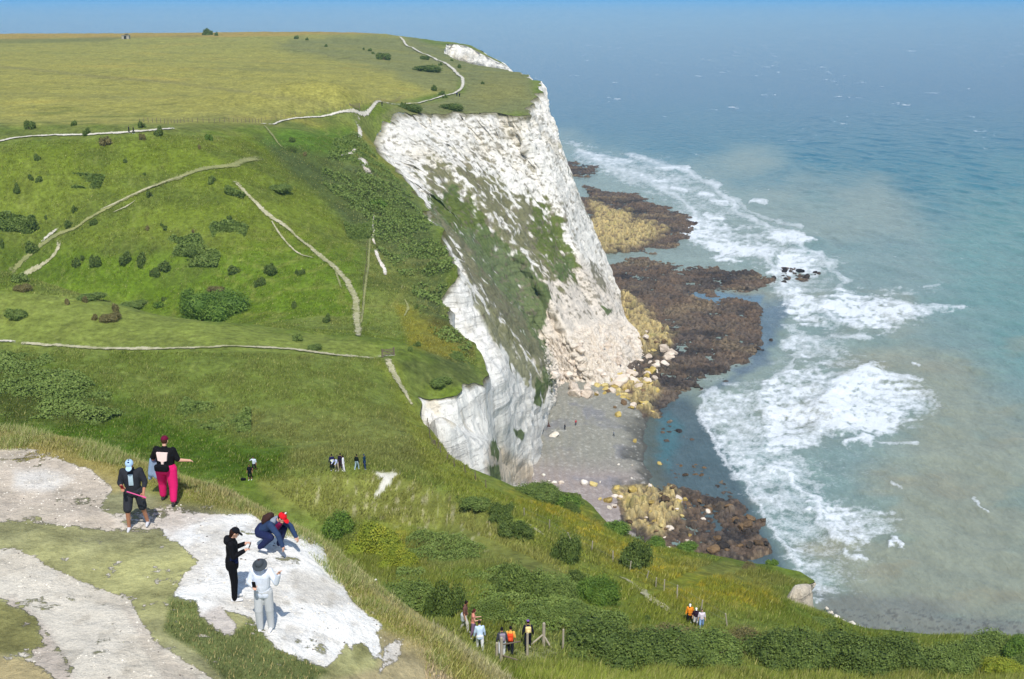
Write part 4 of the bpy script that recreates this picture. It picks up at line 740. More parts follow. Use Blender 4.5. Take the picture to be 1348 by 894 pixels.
for q in [
 (39,170,16,13,'dark','round dark bush above the pale path, far left by the field edge',G_TOP),(96,166,9,8,'dark','small bush between the field edge and path, near the left'),(114,176,12,10,'dark','bush on the pale path left of the two far walkers'),
 (187,169,13,9,'dark','low bush just right of the two far walkers'),(209,178,15,12,'dark','round bush at the right end of the pale top path'),(188,184,9,9,'brown','small brownish bush below the two far walkers'),
 (138,191,18,13,'brown','scruffy brown and green bush below the pale top path'),(276,186,11,10,'green','green bush right of the pale path end, below the fence posts'),(263,197,6,7,'brown','tiny upright bush on the rounded shoulder'),
 (50,213,9,9,'dark','small dark bush under the upper left path'),(166,214,7,6,'dark','tiny dark bush high on the middle of the valley side'),(41,237,9,8,'dark','left one of two small bushes side by side high on the left slope'),(51,240,9,9,'dark','right one of two small bushes side by side high on the left slope'),
 (22,254,11,12,'dark','oval bush near the left edge above the dark grass patch'),(191,228,6,4,'dark','tiny bush above the start of the slanting track'),(98,278,9,10,'dark','small bush above the slanting track, left part'),(61,286,6,6,'dark','tiny bush right of the dark grass patch'),
 (44,297,17,15,'dark','bush at the right tip of the dark grass patch'),(91,298,12,11,'dark','bush standing on the slanting track near its fork'),(123,297,11,10,'dark','round bush just under the slanting track'),(197,258,11,9,'dark','bush under the middle of the slanting track'),
 (280,242,14,10,'olive','low bush between the slanting track and the white track'),(43,330,17,17,'dark','tall dark bush inside the fork of the track'),(4,326,9,12,'dark','bush cut by the left edge beside the track fork'),
 (100,350,16,15,'dark','left round bush of the pair right of the track fork'),(126,350,16,17,'dark','right round bush of the pair right of the track fork'),(109,340,8,8,'dark','small bush behind the pair right of the track fork'),
 (165,345,18,16,'dark','left bush of the touching pair in mid slope'),(186,347,20,18,'dark','right larger bush of the touching pair in mid slope'),(218,353,18,14,'dark','bush right of the touching pair, above the meadow'),(203,361,15,14,'dark','lower bush right of the touching pair'),
 (234,320,8,7,'dark','small bush at the top left of the scrub patch'),(194,303,8,7,'brown','leftmost tiny bush of a row of three in mid slope'),(212,298,6,5,'dark','middle tiny bush of a row of three in mid slope'),(219,302,8,6,'dark','rightmost tiny bush of a row of three in mid slope'),
 (254,305,6,5,'brown','tiny brownish bush above the scrub patch'),(302,288,8,6,'dark','tiny bush left of the top of the white track'),(309,358,17,13,'dark','bush right of the scrub patch in mid slope'),(342,378,16,14,'dark','bush above the big thicket, to its right'),
 (358,361,21,15,'dark','wide bush left of the white track'),(395,362,12,9,'dark','small flat bush close to the white track'),(387,404,13,9,'dark','flat bush right of the big thicket'),(430,424,13,12,'dark','lone bush at the foot of the valley near the white track end'),
 (25,371,24,14,'olive','wide bush where the branch path ends, far left'),(29,381,26,10,'brown','brownish bush on the crest under the branch path'),(89,400,11,8,'brown','left small bush on the terrace crest'),(113,400,12,9,'brown','right small bush on the terrace crest'),
 (152,411,15,12,'brown','upright brown bush on the terrace crest'),(146,421,34,10,'brown','spreading brown bush below the upright one on the terrace'),(125,422,11,8,'brown','small bush left of the spreading brown bush'),
 (253,333,26,14,'olive','pale green bush in the scrub patch'),(208,404,16,9,'green','low green bush left of the big thicket'),(217,394,8,6,'dark','tiny bush above left of the big thicket'),(391,450,16,11,'olive','bush on the terrace crest right of the big thicket'),(414,462,26,8,'olive','low spreading bush below the terrace crest bush'),
 (120,396,48,8,'olive','long low bush bank behind the terrace crest'),(178,402,44,7,'olive','long thin bush bank left of the big thicket'),(22,416,34,13,'olive','low wide bush on the terrace at the left'),
 (385,187,11,8,'dark','small bush on the bright green hollow under the track'),(384,200,12,7,'dark','flat dark bush below the bright green hollow'),(401,206,8,6,'brown','tiny bush right of the flat dark bush'),(497,274,24,13,'green','rounded bush by the old fence line near the brink'),
 (549,456,12,8,'dark','dark bush left of the yellow flowers above the notch'),(567,356,14,8,'dark','dark bush on the steep scrub slope by the brink'),(548,408,7,6,'dark','tiny bush above the yellow flowers'),(367,249,34,10,'olive','low scrubby bush on the shoulder right of the tracks'),
 (540,462,12,7,'olive','small olive bush beside the path junction'),(600,470,30,9,'olive','low bush at the brink above the sandy scar'),(580,505,40,8,'olive','long low bush fringing the top of the white notch'),
 (272,46,17,9,'dark','clump of dark trees on the skyline'),(286,47,7,5,'dark','tiny bush right of the skyline tree clump'),(389,51,7,5,'dark','left one of two small skyline bushes'),(404,53,6,4,'dark','right one of two small skyline bushes'),(429,62,6,4,'dark','tiny bush on the pale upper field'),
 (479,66,5,3.5,'dark','leftmost dot bush of three on the upper field'),(486,67,6,4,'dark','middle dot bush of three on the upper field'),(492,71,5,3.5,'dark','rightmost dot bush of three on the upper field'),(505,79,18,10,'dark','rounded bush in the middle of the upper field'),
 (559,78,12,6,'dark','bush touching the upper part of the broad track'),(580,86,7,4,'dark','small bush at the inside of the upper track'),(605,90,9,6,'dark','small bush beyond the track towards the far cliff'),(595,81,5,3,'dark','dot bush nearest the far white cliff'),(635,111,6,4,'dark','dot bush on the open headland turf'),
 (571,119,12,8,'dark','bush inside the bend of the broad track'),(581,126,9,6,'dark','small bush on the track below the bend'),(586,130,9,5,'dark','flat bush overlapping the track below the bend'),(532,142,9,8,'dark','small bush left of the dark scrub bank by the track'),
 ]:
    g = q[6] if len(q) > 6 else (G_TOP if q[1] < 160 else G_SIDE); bush(*q[:6], group=g)
bush(279,416,92,42,'green','big dense thicket in the valley bottom, widest bush on the slope',group=G_SIDE); bush(286,384,26,10,'brown','brown topped bush poking up behind the big thicket',group=G_SIDE); bush(250,408,34,34,'green','bushy left end of the big thicket',group=G_SIDE)
bush(543,146,40,10,'dark','dark scrub bank above the cliff brink, left of two',group=G_TOP,size='mid'); bush(598,144,40,9,'dark','dark scrub bank above the cliff brink, right of two',group=G_TOP,size='mid'); bush(567,94,46,9,'dark','long dark hedge inside the broad track',group=G_TOP,size='mid')
for q in [
 (445,706,48,32,'green','round bright green bush behind the crouching pair'),(490,730,84,46,'yellow','yellow green gorse bank right of the round bush'),(520,748,60,30,'yellow','lower yellow green gorse clump'),
 (545,800,80,40,'olive','dark hedge bank left of the brown shirted walker'),(585,812,52,52,'dark','dark bush right behind the brown shirted walker',),(640,822,60,40,'olive','olive bush behind the woman in pink'),
 (690,790,76,56,'olive','large brownish hawthorn in the middle of the slope'),(660,770,46,30,'dark','dark bush left of the large hawthorn'),(735,790,60,36,'olive','bush right of the large hawthorn'),(782,792,60,44,'green','glossy green bush at the right of the thicket'),(762,770,34,24,'dark','dark bush above the glossy green one'),
 (700,825,70,34,'olive','flowering bramble in front of the hawthorn'),(755,818,60,30,'olive','pale flowering bramble at the thicket foot'),(800,826,50,26,'olive','bramble at the right end of the thicket'),(850,818,15,13,'dark','small dark bush on the short turf left of the three walkers'),
 (744,738,44,38,'dark','round bush above the earth path, left of two'),(838,745,48,40,'dark','round dark bush on the meadow beside the fence'),(712,656,60,24,'olive','flowering bramble bank at the brink above the cove'),(745,668,48,20,'green','green bush at the brink right of the bramble bank'),(750,674,28,12,'dark','low dark bush on the flower meadow near the brink'),
 (808,702,40,16,'green','green bush hanging at the brink above the boulders'),(862,722,40,14,'green','low green bush at the brink, left one of two'),(905,726,40,12,'green','low green bush at the brink, right one of two'),
 (628,668,44,14,'olive','top piece of the long scrub bank on the knoll flank'),(655,684,40,20,'dark','middle piece of the long scrub bank on the knoll flank'),(680,706,44,20,'dark','lower piece of the long scrub bank on the knoll flank'),(668,674,18,12,'dark','small bush sticking out of the long scrub bank'),
 (985,748,26,8,'brown','low brown tuft near the meadow edge by the scarp'),(1015,742,18,7,'green','green tuft near the tip of the grassy scarp'),(1085,824,40,10,'olive','bush at the brink left of the shoreline rocks')]:
    bush(*q[:6], group=G_SLOPE)
for i, q in enumerate([(790,862,120,46,'dark','dark hedge bush nearest the gate posts'),(865,866,110,40,'dark','dark hedge bush second from the gate posts'),(880,850,90,26,'brown','brown withered top of the hedge below the three walkers'),(935,868,100,42,'olive','hedge bush right below the three walkers'),
 (975,856,80,28,'brown','brown hedge bush right of the three walkers'),(1035,872,110,44,'dark','dense hedge bush in the middle of the row'),(1090,862,70,26,'olive','olive hedge bush behind the middle of the row'),(1120,880,110,48,'dark','dense hedge bush right of the middle of the row'),
 (1190,880,100,44,'dark','dense hedge bush before the right corner'),(1245,884,80,40,'olive','hedge bush beside the flowering corner bush'),(1300,866,90,36,'olive','flowering bush in the right bottom corner'),(1345,872,60,34,'green','bush cut by the right edge'),(1320,892,60,22,'yellow','yellow green clump in the right bottom corner')]):
    bush(*q[:6], group=G_HEDGE, ymin=45)
bush(167,49,9,5,'brown','scrubby brown bush by the skyline shelter',group=G_TOP)
# ---------------------------------------------------------------- scrub, long grass: nobody could count these
def sample_px(poly, n, r, ymin, ymax, dens_world=False):
    """n random ground points inside an outline of bearings (by world area)"""
    poly = np.array(poly, float); P_ = np.array([onland(a, b, ymin) for a, b in poly]); lo = P_[:, :2].min(0); hi = P_[:, :2].max(0); X = []; c = 0
    while c < n and len(X) < 60:
        q = r.uniform(lo, hi, (n*2, 2)); z = land_s(q[:, 0], q[:, 1]); px, py = proj(q[:, 0], q[:, 1], z); k = inpoly(px, py, poly) & inpoly(q[:, 0], q[:, 1], OUT) & (q[:, 1] > ymin) & (q[:, 1] < ymax); X.append(q[k]); c += k.sum()
    return np.concatenate(X)[:n]
def blades(name, XY, h, w, C, label, cat=None, lean=.35, seed=1, sink=.03):
    r = np.random.default_rng(seed); n = len(XY); x, y = XY[:, 0], XY[:, 1]; z = land(x, y)-sink; a = r.uniform(0, 6.28, n); hh = h*(.5+r.random(n)); ww = w*(.6+.8*r.random(n)); lx = lean*hh*(r.normal(size=n)*.6+.5); ly = lean*hh*r.normal(size=n)*.6
    b0 = np.stack([x-np.cos(a)*ww, y-np.sin(a)*ww, z], 1); b1 = np.stack([x+np.cos(a)*ww, y+np.sin(a)*ww, z], 1); t = np.stack([x+lx, y+ly, z+hh], 1)
    V = np.stack([b0, b1, t], 1).reshape(-1, 3); return tag(mesh_np(name, V, np.arange(3*n).reshape(-1, 3), GRASSM, {'Col': np.repeat(np.clip(C, .005, .8), 3, 0)}, smooth=False), label, cat, kind='stuff')
_m = NT('grass_blade'); _m.col(_m.attr('Col').outputs['Color']); _m.set(Roughness=.75); _m.b.inputs['Specular IOR Level'].default_value = .2; GRASSM = _m.m
r_ = np.random.default_rng(5)
# turf on the near spur: everywhere the ground is not bare chalk, longer towards the brink
q = r_.uniform((-16, 15), (12, 33), (1150000, 2)); z = land_s(q[:, 0], q[:, 1]); px, py = proj(q[:, 0], q[:, 1], z); k = (px > -40) & (py < 930) & (z > 90); q = q[k]; z = land(q[:, 0], q[:, 1]); C, N, CB, ba = land_colour(q[:, 0], q[:, 1], z); px, py = proj(q[:, 0], q[:, 1], z)
lum = C.mean(1); grn = C[:, 1]-C[:, 2]; ok = (ba < .5+.3*(r_.random(len(q))-.5)); fr = np.minimum(distline(px, py, [(-200,566),(0,572),(90,584),(150,600),(300,656),(400,706),(500,797),(560,838),(650,905)]), 60)/60
dk = pmask(px, py, [(225,790),(258,792),(262,812),(300,838),(330,815),(358,850),(400,870),(430,884),(380,920),(300,905),(260,860),(215,830)], 5); ln = .018+.028*r_.random(len(q))+.075*np.clip(1-fr*1.6, 0, 1)**1.3*(.5+fbm2(q[:, 0]/1.5, q[:, 1]/1.5, 2, 500))+.045*dk
ok &= r_.random(len(q)) < np.where(fr < .5, .95, .55); q = q[ok]; ln = ln[ok]; C = C[ok]; frk = fr[ok]
straw = (r_.random(len(q)) < .22+.25*(frk < .45))[:, None]; Cb = C*(.75+.7*r_.random((len(q), 1)))*1.12; Cb = Cb*(1-straw)+cc(188,176,118)*straw*(.7+.5*r_.random((len(q), 1)))
blades('turf_grass', q, ln, .004+.010*ln/.1, Cb, 'short tufted grass and dry stalks on the chalk spur', seed=2)
# long grass fringing the spur's brink
E1 = [(-60,556),(0,562),(90,574),(150,592),(300,640),(400,690),(500,778),(560,822),(650,880),(660,910),(620,915),(540,850),(470,800),(400,722),(300,664),(150,612),(60,596),(-60,588)]
q = sample_px(E1, 90000, r_, 17, 33); z = land(q[:, 0], q[:, 1]); C, N, CB, ba = land_colour(q[:, 0], q[:, 1], z); cl = fbm2(q[:, 0]/.7, q[:, 1]/.7, 3, 510); k = r_.random(len(q)) < sst(.3, .62, cl)*1.2; q = q[k]; C = C[k]; cl = cl[k]; s = (r_.random(len(q)) < .4)[:, None]
blades('long_grass', q, (.05+.15*sst(.4, .7, cl)), .006, np.where(s, s2l((196,190,134)), s2l((134,150,74)))*(.7+.6*r_.random((len(q), 1))), 'long windblown grass along the brink of the spur', lean=.5, seed=3)
# loose chalk stones and flints on the bare ground
q = r_.uniform((-15, 15), (10, 31), (60000, 2)); z = land(q[:, 0], q[:, 1]); C, N, CB, ba = land_colour(q[:, 0], q[:, 1], z); k = (ba > .25) & N & (fbm2(q[:, 0]/1.1, q[:, 1]/1.1, 3, 700) > .48) & (r_.random(len(q)) < .5); q = q[k]; z = z[k]; n = len(q)
ov = np.array([(1,0,0),(-1,0,0),(0,1,0),(0,-1,0),(0,0,1),(0,0,-.4)], float); of = np.array([(0,2,4),(2,1,4),(1,3,4),(3,0,4),(2,0,5),(1,2,5),(3,1,5),(0,3,5)]); s = (.008+.030*r_.random(n)**4)[:, None, None]; a = r_.uniform(0, 6.28, n)
V = ov[None]*s*r_.uniform(.6, 1.2, (n, 6, 1)); V = np.stack([V[..., 0]*np.cos(a)[:, None]-V[..., 1]*np.sin(a)[:, None], V[..., 0]*np.sin(a)[:, None]+V[..., 1]*np.cos(a)[:, None], V[..., 2]*.7], -1)+np.c_[q, z][:, None]
cs = np.where((r_.random(n) < .15)[:, None], s2l((108,100,92)), s2l((226,218,202)))*(.8+.3*r_.random((n, 1))); tag(mesh_np('loose_stones', V.reshape(-1, 3), (of[None]+np.arange(n)[:, None, None]*6).reshape(-1, 3), GRASSM, {'Col': np.repeat(cs, 6, 0)}, smooth=False), 'loose chalk stones and flints on the trodden ground', kind='stuff')
# flank and bottom right long grass
for nm, pl, n, y0, y1, h, w_, la, sd in [('long_grass', [(560,820),(660,875),(740,878),(900,880),(1120,890),(1348,885),(1500,930),(560,960)], 150000, 18, 64, .42, .022, 'bright long grass below the hedge at the bottom edge', 4),
  ('meadow_grass', [(420,690),(560,690),(800,800),(1000,745),(1070,770),(1150,830),(1348,838),(1400,870),(700,880),(600,850),(480,780)], 170000, 44, 118, .34, .035, 'rough meadow grass on the slope under the spur', 5),
  ('meadow_grass', [(300,600),(520,600),(560,560),(640,640),(800,690),(950,735),(820,790),(600,690),(420,690)], 110000, 70, 150, .3, .05, 'rough grass on the knoll and along the brink', 6),
  ('meadow_grass', [(-50,455),(500,472),(560,560),(600,610),(500,625),(300,640),(150,600),(-50,560)], 150000, 100, 165, .24, .045, 'rough grass in the hollow below the terrace', 7),
  ('meadow_grass', [(-50,190),(230,178),(350,182),(470,180),(600,360),(630,480),(560,470),(490,450),(310,425),(150,400),(-50,375)], 210000, 165, 345, .24, .07, 'rough grass and low growth on the valley side', 8)]:
    q = sample_px(pl, n, r_, y0, y1); z = land(q[:, 0], q[:, 1]); C, N, CB, ba = land_colour(q[:, 0], q[:, 1], z); c2 = fbm2(q[:, 0]/2.6, q[:, 1]/2.6, 3, 520+sd); k = (C.mean(1) < .3) & (r_.random(len(q)) < sst(.28, .6, c2)+.15); q = q[k]; C = C[k]; c2 = c2[k]
    Cb = C*(.8+.7*r_.random((len(q), 1)))*np.array([1.2, 1.13, 1.22]); fl = (C[:, 0] > C[:, 1]*1.06) & (r_.random(len(q)) < .22) & (q[:, 1] < 260) & (nm != 'long_grass'); Cb[fl] = cc(186,166,44); st = r_.random(len(q)) < (.16 if nm == 'long_grass' else .06); Cb[st] = cc(176,172,104)
    blades(nm, q, h*(.5+c2)*np.where(q[:, 1] < 34, .35, 1.), w_, Cb, la, seed=sd, lean=.45)
# low scrub
def scrub(pls, n, label, tone, y0, y1, hgt, lf, seed):
    r = np.random.default_rng(seed); Ps = [sample_px(pl, int(n), r, y0, y1) for pl in pls]; q = np.concatenate(Ps); c = fbm2(q[:, 0]/5, q[:, 1]/4, 4, 600+seed); k = r.random(len(q)) < sst(.40, .56, c); q = q[k]; c = c[k]; m = len(q)
    c3 = fbm2(q[:, 0]/1.4, q[:, 1]/1.4, 3, 620+seed); p = np.c_[q, land(q[:, 0], q[:, 1])+hgt*sst(.42, .7, c)*(.25+1.2*c3)*r.random(m)**.4]; nn = r.normal(size=(m, 3))*.7+np.array([0, -.2, .8]); nn /= np.linalg.norm(nn, axis=1, keepdims=True); t = np.cross(nn, r.normal(size=(m, 3))); t /= np.linalg.norm(t, axis=1, keepdims=True); b = np.cross(nn, t); s = lf*(.6+.8*r.random(m))[:, None]
    V = np.stack([p-t*s, p-b*s*.7, p+t*s, p+b*s*.7], 1).reshape(-1, 3); tag(mesh_np('scrub', V, np.arange(4*m).reshape(-1, 4), LM[tone], {'tone': np.repeat(np.clip(r.random(m)*.5+c3*.5, 0, 1), 4)}, smooth=False), label, kind='stuff')
scrub([[(0,465),(60,470),(110,500),(180,540),(120,560),(0,545)], [(250,520),(330,540),(330,570),(220,560)]], 26000, 'low dark scrub on the left side of the hollow', 'olive', 100, 165, .9, .16, 1)
scrub([[(222,312),(262,312),(290,335),(285,350),(230,348)], [(0,283),(45,285),(52,300),(40,306),(0,306)], [(96,228),(138,230),(132,248),(92,246)], [(300,240),(325,250),(320,262),(296,255)], [(275,296),(330,290),(320,315),(280,312)]], 9000, 'low dark scrub patches on the valley side', 'olive', 165, 345, 1.0, .24, 2)
scrub([[(440,185),(468,175),(520,235),(560,280),(600,350),(580,400),(625,450),(612,480),(560,430),(540,380),(500,330),(470,290),(420,235)], [(452,288),(490,292),(486,318),(458,308)]], 34000, 'dense dark scrub on the steep slope by the brink', 'olive', 150, 360, 1.2, .20, 3)
scrub([[(540,690),(640,720),(700,760),(780,770),(830,820),(700,840),(600,800),(520,770)]], 60000, 'tangled bramble and nettles between the bushes', 'olive', 45, 100, .8, .07, 4)
scrub([[(600,655),(640,665),(700,705),(690,715),(640,690)], [(690,630),(760,645),(770,665),(700,650)]], 14000, 'trailing scrub along the flank of the knoll', 'dark', 85, 140, .9, .1, 5)
scrub([[(740,845),(900,838),(1100,850),(1290,862),(1348,858),(1348,885),(1100,894),(900,880),(750,872)]], 90000, 'clipped looking hawthorn scrub filling the hedge', 'dark', 48, 84, 1.1, .055, 6)
# ---------------------------------------------------------------- people
import bmesh
CM = {}
def cm(c, rough=.85):
    c = tuple(int(v) for v in c); k = (c, rough)
    if k not in CM: CM[k] = plain('cloth_%d' % len(CM), tuple(s2l(c)), rough, .1, 30, .15)
    return CM[k]
SKIN = [plain('skin_light', tuple(s2l((214,166,140))), .6, .06, 10), plain('skin_tan', tuple(s2l((176,124,96))), .6, .06, 10), plain('skin_brown', tuple(s2l((124,84,64))), .6, .06, 10)]
def V3(*a): return Vector(a)
def cap(bm, A, B, r1, r2, seg=12):
    A = Vector(A); B = Vector(B); d = B-A; L = d.length
    for C, r in ((A, r1), (B, r2)): bmesh.ops.create_uvsphere(bm, u_segments=seg, v_segments=8, radius=r, matrix=Matrix.Translation(C))
    if L > 1e-4: bmesh.ops.create_cone(bm, cap_ends=True, segments=seg, radius1=r1, radius2=r2, depth=L, matrix=Matrix.Translation((A+B)/2) @ d.to_track_quat('Z', 'Y').to_matrix().to_4x4())
def ell(bm, C, R, rot=None, seg=18):
    m = Matrix.Translation(Vector(C)) @ (rot.to_4x4() if rot else Matrix.Identity(4)) @ Matrix.Diagonal((*R, 1)); bmesh.ops.create_uvsphere(bm, u_segments=seg, v_segments=12, radius=1, matrix=m)
def fuse(name, bm, mat, vox, parent, smooth=3):
    """melt overlapping solids into one continuous skin"""
    me = bpy.data.meshes.new(name); bm.to_mesh(me); bm.free(); o = bpy.data.objects.new(name, me); link(o)
    rm = o.modifiers.new('r', 'REMESH'); rm.mode = 'VOXEL'; rm.voxel_size = vox; rm.use_smooth_shade = True
    sm = o.modifiers.new('s', 'SMOOTH'); sm.factor = .5; sm.iterations = smooth
    dg = bpy.context.evaluated_depsgraph_get(); nm = bpy.data.meshes.new_from_object(o.evaluated_get(dg)); o.modifiers.clear(); o.data = nm; bpy.data.meshes.remove(me); nm.name = name
    nm.materials.clear(); nm.materials.append(mat); nm.polygons.foreach_set('use_smooth', [True]*len(nm.polygons)); o.parent = parent; return o
def raw(name, bm, mat, parent, smooth=True):
    me = bpy.data.meshes.new(name); bm.to_mesh(me); bm.free(); me.materials.append(mat); me.polygons.foreach_set('use_smooth', [smooth]*len(me.polygons)); o = bpy.data.objects.new(name, me); link(o); o.parent = parent; return o
def nz3(v): return Vector(v).normalized()
def person(px, py, face, label, top, bottom, hair=(40,30,26), skin=0, H=1.74, g=1.0, sleeves=1.0, legs_cov=1.0, wide=1.0, lean=0., pitch=0.15, armR=((.25,0,-1),(.15,.25,-1)), armL=((-.25,0,-1),(-.15,.25,-1)),
           legR=((.05,.12,-1),(.02,-.1,-1)), legL=((-.05,-.12,-1),(-.02,-.15,-1)), shoes=(230,230,230), hat=None, hatc=(240,240,240), hairlen=0, near=False, group=None, ymin=None, twist=0., loc=None, top2=None, jackhem=.0, hip_h=None, skirt=None):
    k = H/1.80; x, y, z = loc or onland(px, py, ymin or (12 if near else 36)); root = empty('person', (x, y, z), math.radians(face)); vox = .0085 if near else (.016 if y < 130 else .03)
    S = lambda v: v*k
    lean_m = Matrix.Rotation(-lean, 3, 'X')
    hR, hL = V3(S(.095*g), 0, -S(.03)), V3(-S(.095*g), 0, -S(.03)); tL, sL = S(.43), S(.42)
    kR = hR+nz3(legR[0])*tL; aR = kR+nz3(legR[1])*sL; kL = hL+nz3(legL[0])*tL; aL = hL+nz3(legL[0])*tL+nz3(legL[1])*sL
    low = min(aR.z, aL.z)-S(.075); off = V3(0, 0, -low)
    T = lambda v: lean_m @ Vector(v)
    neck = T((0, 0, S(.53))); chest = T((0, S(.01), S(.36))); belly = T((0, S(.015), S(.14))); sR = T((S(.175*(.5+.5*g)), 0, S(.47))); sLd = T((-S(.175*(.5+.5*g)), 0, S(.47)))
    hd = Matrix.Rotation(-lean*.55-pitch, 3, 'X'); head = neck+T((0, 0, S(.05)))+hd @ V3(0, S(.03), S(.125))
    eR = sR+nz3(armR[0])*S(.28); wR = eR+nz3(armR[1])*S(.25); eL = sLd+nz3(armL[0])*S(.28); wL = eL+nz3(armL[1])*S(.25)
    J = dict(hR=hR, hL=hL, kR=kR, kL=kL, aR=aR, aL=aL, neck=neck, chest=chest, belly=belly, sR=sR, sL=sLd, head=head, eR=eR, wR=wR, eL=eL, wL=wL)
    for q in J: J[q] = J[q]+off
    pel = off.copy(); J['pel'] = pel; j = J
    def torso(bm, e=0.):
        cap(bm, j['pel']+V3(S(.05*g), 0, 0), j['pel']+V3(-S(.05*g), 0, 0), S(.115*g)+e, S(.115*g)+e)
        cap(bm, j['belly']+V3(S(.04*g), 0, 0), j['pel'], S(.105*g)+e, S(.11*g)+e); cap(bm, j['belly']+V3(-S(.04*g), 0, 0), j['pel'], S(.105*g)+e, S(.11*g)+e)
        for s in (1, -1): cap(bm, j['belly']+V3(s*S(.045*g), 0, 0), j['chest']+T((s*S(.065*g), 0, 0)), S(.10*g)+e, S(.105*g)+e); cap(bm, j['chest']+T((s*S(.06*g), 0, 0)), j['sR' if s > 0 else 'sL'], S(.10*g)+e, S(.062)*(.6+.4*g)+e)
        cap(bm, j['chest'], j['neck'], S(.09)+e, S(.055)+e)
    ag = .6+.4*g
    b = bmesh.new(); torso(b)
    hq = hd; ell(b, j['head'], (S(.074), S(.092), S(.115)), hq); cap(b, j['neck'], j['head']-hq @ V3(0, S(.02), S(.06)), S(.052), S(.05))
    if near:
        cap(b, j['head']+hq @ V3(0, S(.088), -S(.005)), j['head']+hq @ V3(0, S(.104), -S(.028)), S(.008), S(.014), 8); ell(b, j['head']+hq @ V3(0, S(.05), -S(.085)), (S(.045), S(.045), S(.035)), hq)
        for s in (1, -1): ell(b, j['head']+hq @ V3(s*S(.076), 0, -S(.01)), (S(.012), S(.022), S(.032)), hq)
    for s, e, w in (('R', j['eR'], j['wR']), ('L', j['eL'], j['wL'])):
        sh = j['s'+s]; cap(b, sh, e, S(.05)*ag, S(.040)*ag); cap(b, e, w, S(.041)*ag, S(.028)*ag)
        d = (w-e).normalized(); side = d.cross(V3(0, 0, 1)); side = side.normalized() if side.length > .2 else V3(1, 0, 0); up = side.cross(d).normalized(); pal = w+d*S(.045); cap(b, w, pal, S(.026), S(.034))
        if near:
            bs = w+d*S(.075)
            for f, (o_, ln) in enumerate(((-.030, .062), (-.010, .074), (.011, .070), (.030, .054))):
                r0 = bs+side*S(o_); m_ = r0+(d*.92-up*.3).normalized()*S(ln*.55); cap(b, pal+side*S(o_*.7), r0, S(.014), S(.0105), 8); cap(b, r0, m_, S(.0105), S(.0098), 8); cap(b, m_, m_+(d*.6-up*.8).normalized()*S(ln*.5), S(.0098), S(.009), 8)
            sg = 1 if s == 'R' else -1; t0 = w+d*S(.02)-side*S(.026)*sg; t1 = t0+(d*.6-side*sg*.8).normalized()*S(.045); cap(b, t0, t1, S(.013), S(.011), 8); cap(b, t1, t1+(d-up*.3).normalized()*S(.03), S(.011), S(.0095), 8)
        else: cap(b, pal, pal+d*S(.07), S(.03), S(.02))
        J['h'+s+'_hand'] = w+d*S(.09)
    for s in 'RL':
        cap(b, j['h'+s], j['k'+s], S(.082)*g, S(.055)*ag); cap(b, j['k'+s], j['a'+s], S(.055)*ag, S(.036)*ag)
        cap(b, j['a'+s]-V3(0, S(.02), S(.035)), j['a'+s]+V3(0, S(.13), -S(.05)), S(.036), S(.026))
    fuse('body', b, SKIN[skin], vox if not near else .0075, root, 2)
    e = S(.016)
    b = bmesh.new(); torso(b, e)
    if sleeves > 0:
        for s in 'RL':
            cap(b, j['s'+s], j['s'+s].lerp(j['e'+s], min(1, sleeves*2)), S(.056)*ag+e, S(.048)*ag+e*.9)
            if sleeves > .5: cap(b, j['e'+s], j['e'+s].lerp(j['w'+s], min(1, sleeves*2-1)), S(.046)*ag+e, S(.036)*ag+e*.8)
    if jackhem > 0: cap(b, j['pel']+V3(S(.045*g), 0, -S(jackhem)), j['pel']+V3(S(.045*g), 0, 0), S(.118*g)+e, S(.11*g)+e); cap(b, j['pel']+V3(-S(.045*g), 0, -S(jackhem)), j['pel']+V3(-S(.045*g), 0, 0), S(.118*g)+e, S(.11*g)+e)
    bmesh.ops.delete(b, geom=[v for v in b.verts if v.co.z > j['neck'].z+S(.045)], context='VERTS') if False else None
    fuse('jacket' if sleeves > .6 else 'shirt', b, cm(top), vox*1.15, root, 3)
    if top2: b = bmesh.new(); cap(b, j['belly']+V3(S(.045*g), 0, S(.05)), j['belly']+V3(-S(.045*g), 0, S(.05)), S(.112*g)+e*1.6, S(.112*g)+e*1.6); cap(b, j['belly'], j['pel']+V3(0, 0, S(.03)), S(.12*g)+e, S(.125*g)+e); fuse('jacket_band', b, cm(top2), vox*1.3, root, 2)
    b = bmesh.new(); cap(b, j['pel']+V3(S(.05*g), 0, 0), j['pel']+V3(-S(.05*g), 0, 0), S(.12*g)+e*.7, S(.12*g)+e*.7); cap(b, j['pel'], j['pel']+V3(0, 0, S(.05)), S(.12*g)+e*.5, S(.11*g)+e*.5)
    for s in 'RL':
        f1 = min(1, legs_cov*2); cap(b, j['h'+s], j['h'+s].lerp(j['k'+s], f1), S(.088)*g*(.7+.3*wide)+e*.6, S(.064)*ag*wide+e)
        if legs_cov > .5: cap(b, j['k'+s], j['k'+s].lerp(j['a'+s], (legs_cov-.5)*2), S(.062)*ag*wide+e*.9, S(.048)*ag*wide+e*.7)
    fuse('trousers' if legs_cov > .6 else 'shorts', b, cm(bottom), vox*1.15, root, 3)
    for s in 'RL':
        b = bmesh.new(); a_ = j['a'+s]; cap(b, a_+V3(0, -S(.045), -S(.035)), a_+V3(0, S(.06), -S(.04)), S(.040), S(.040)); cap(b, a_+V3(0, S(.06), -S(.04)), a_+V3(0, S(.16), -S(.052)), S(.040), S(.026)); cap(b, a_+V3(0, -S(.03), 0), a_+V3(0, -S(.01), S(.015)), S(.042), S(.040)); fuse('shoe', b, cm(shoes), vox, root, 2)
    hc = j['head']; b = bmesh.new(); ell(b, hc+hq @ V3(0, -S(.014), S(.018)), (S(.084), S(.094), S(.112)), hq)
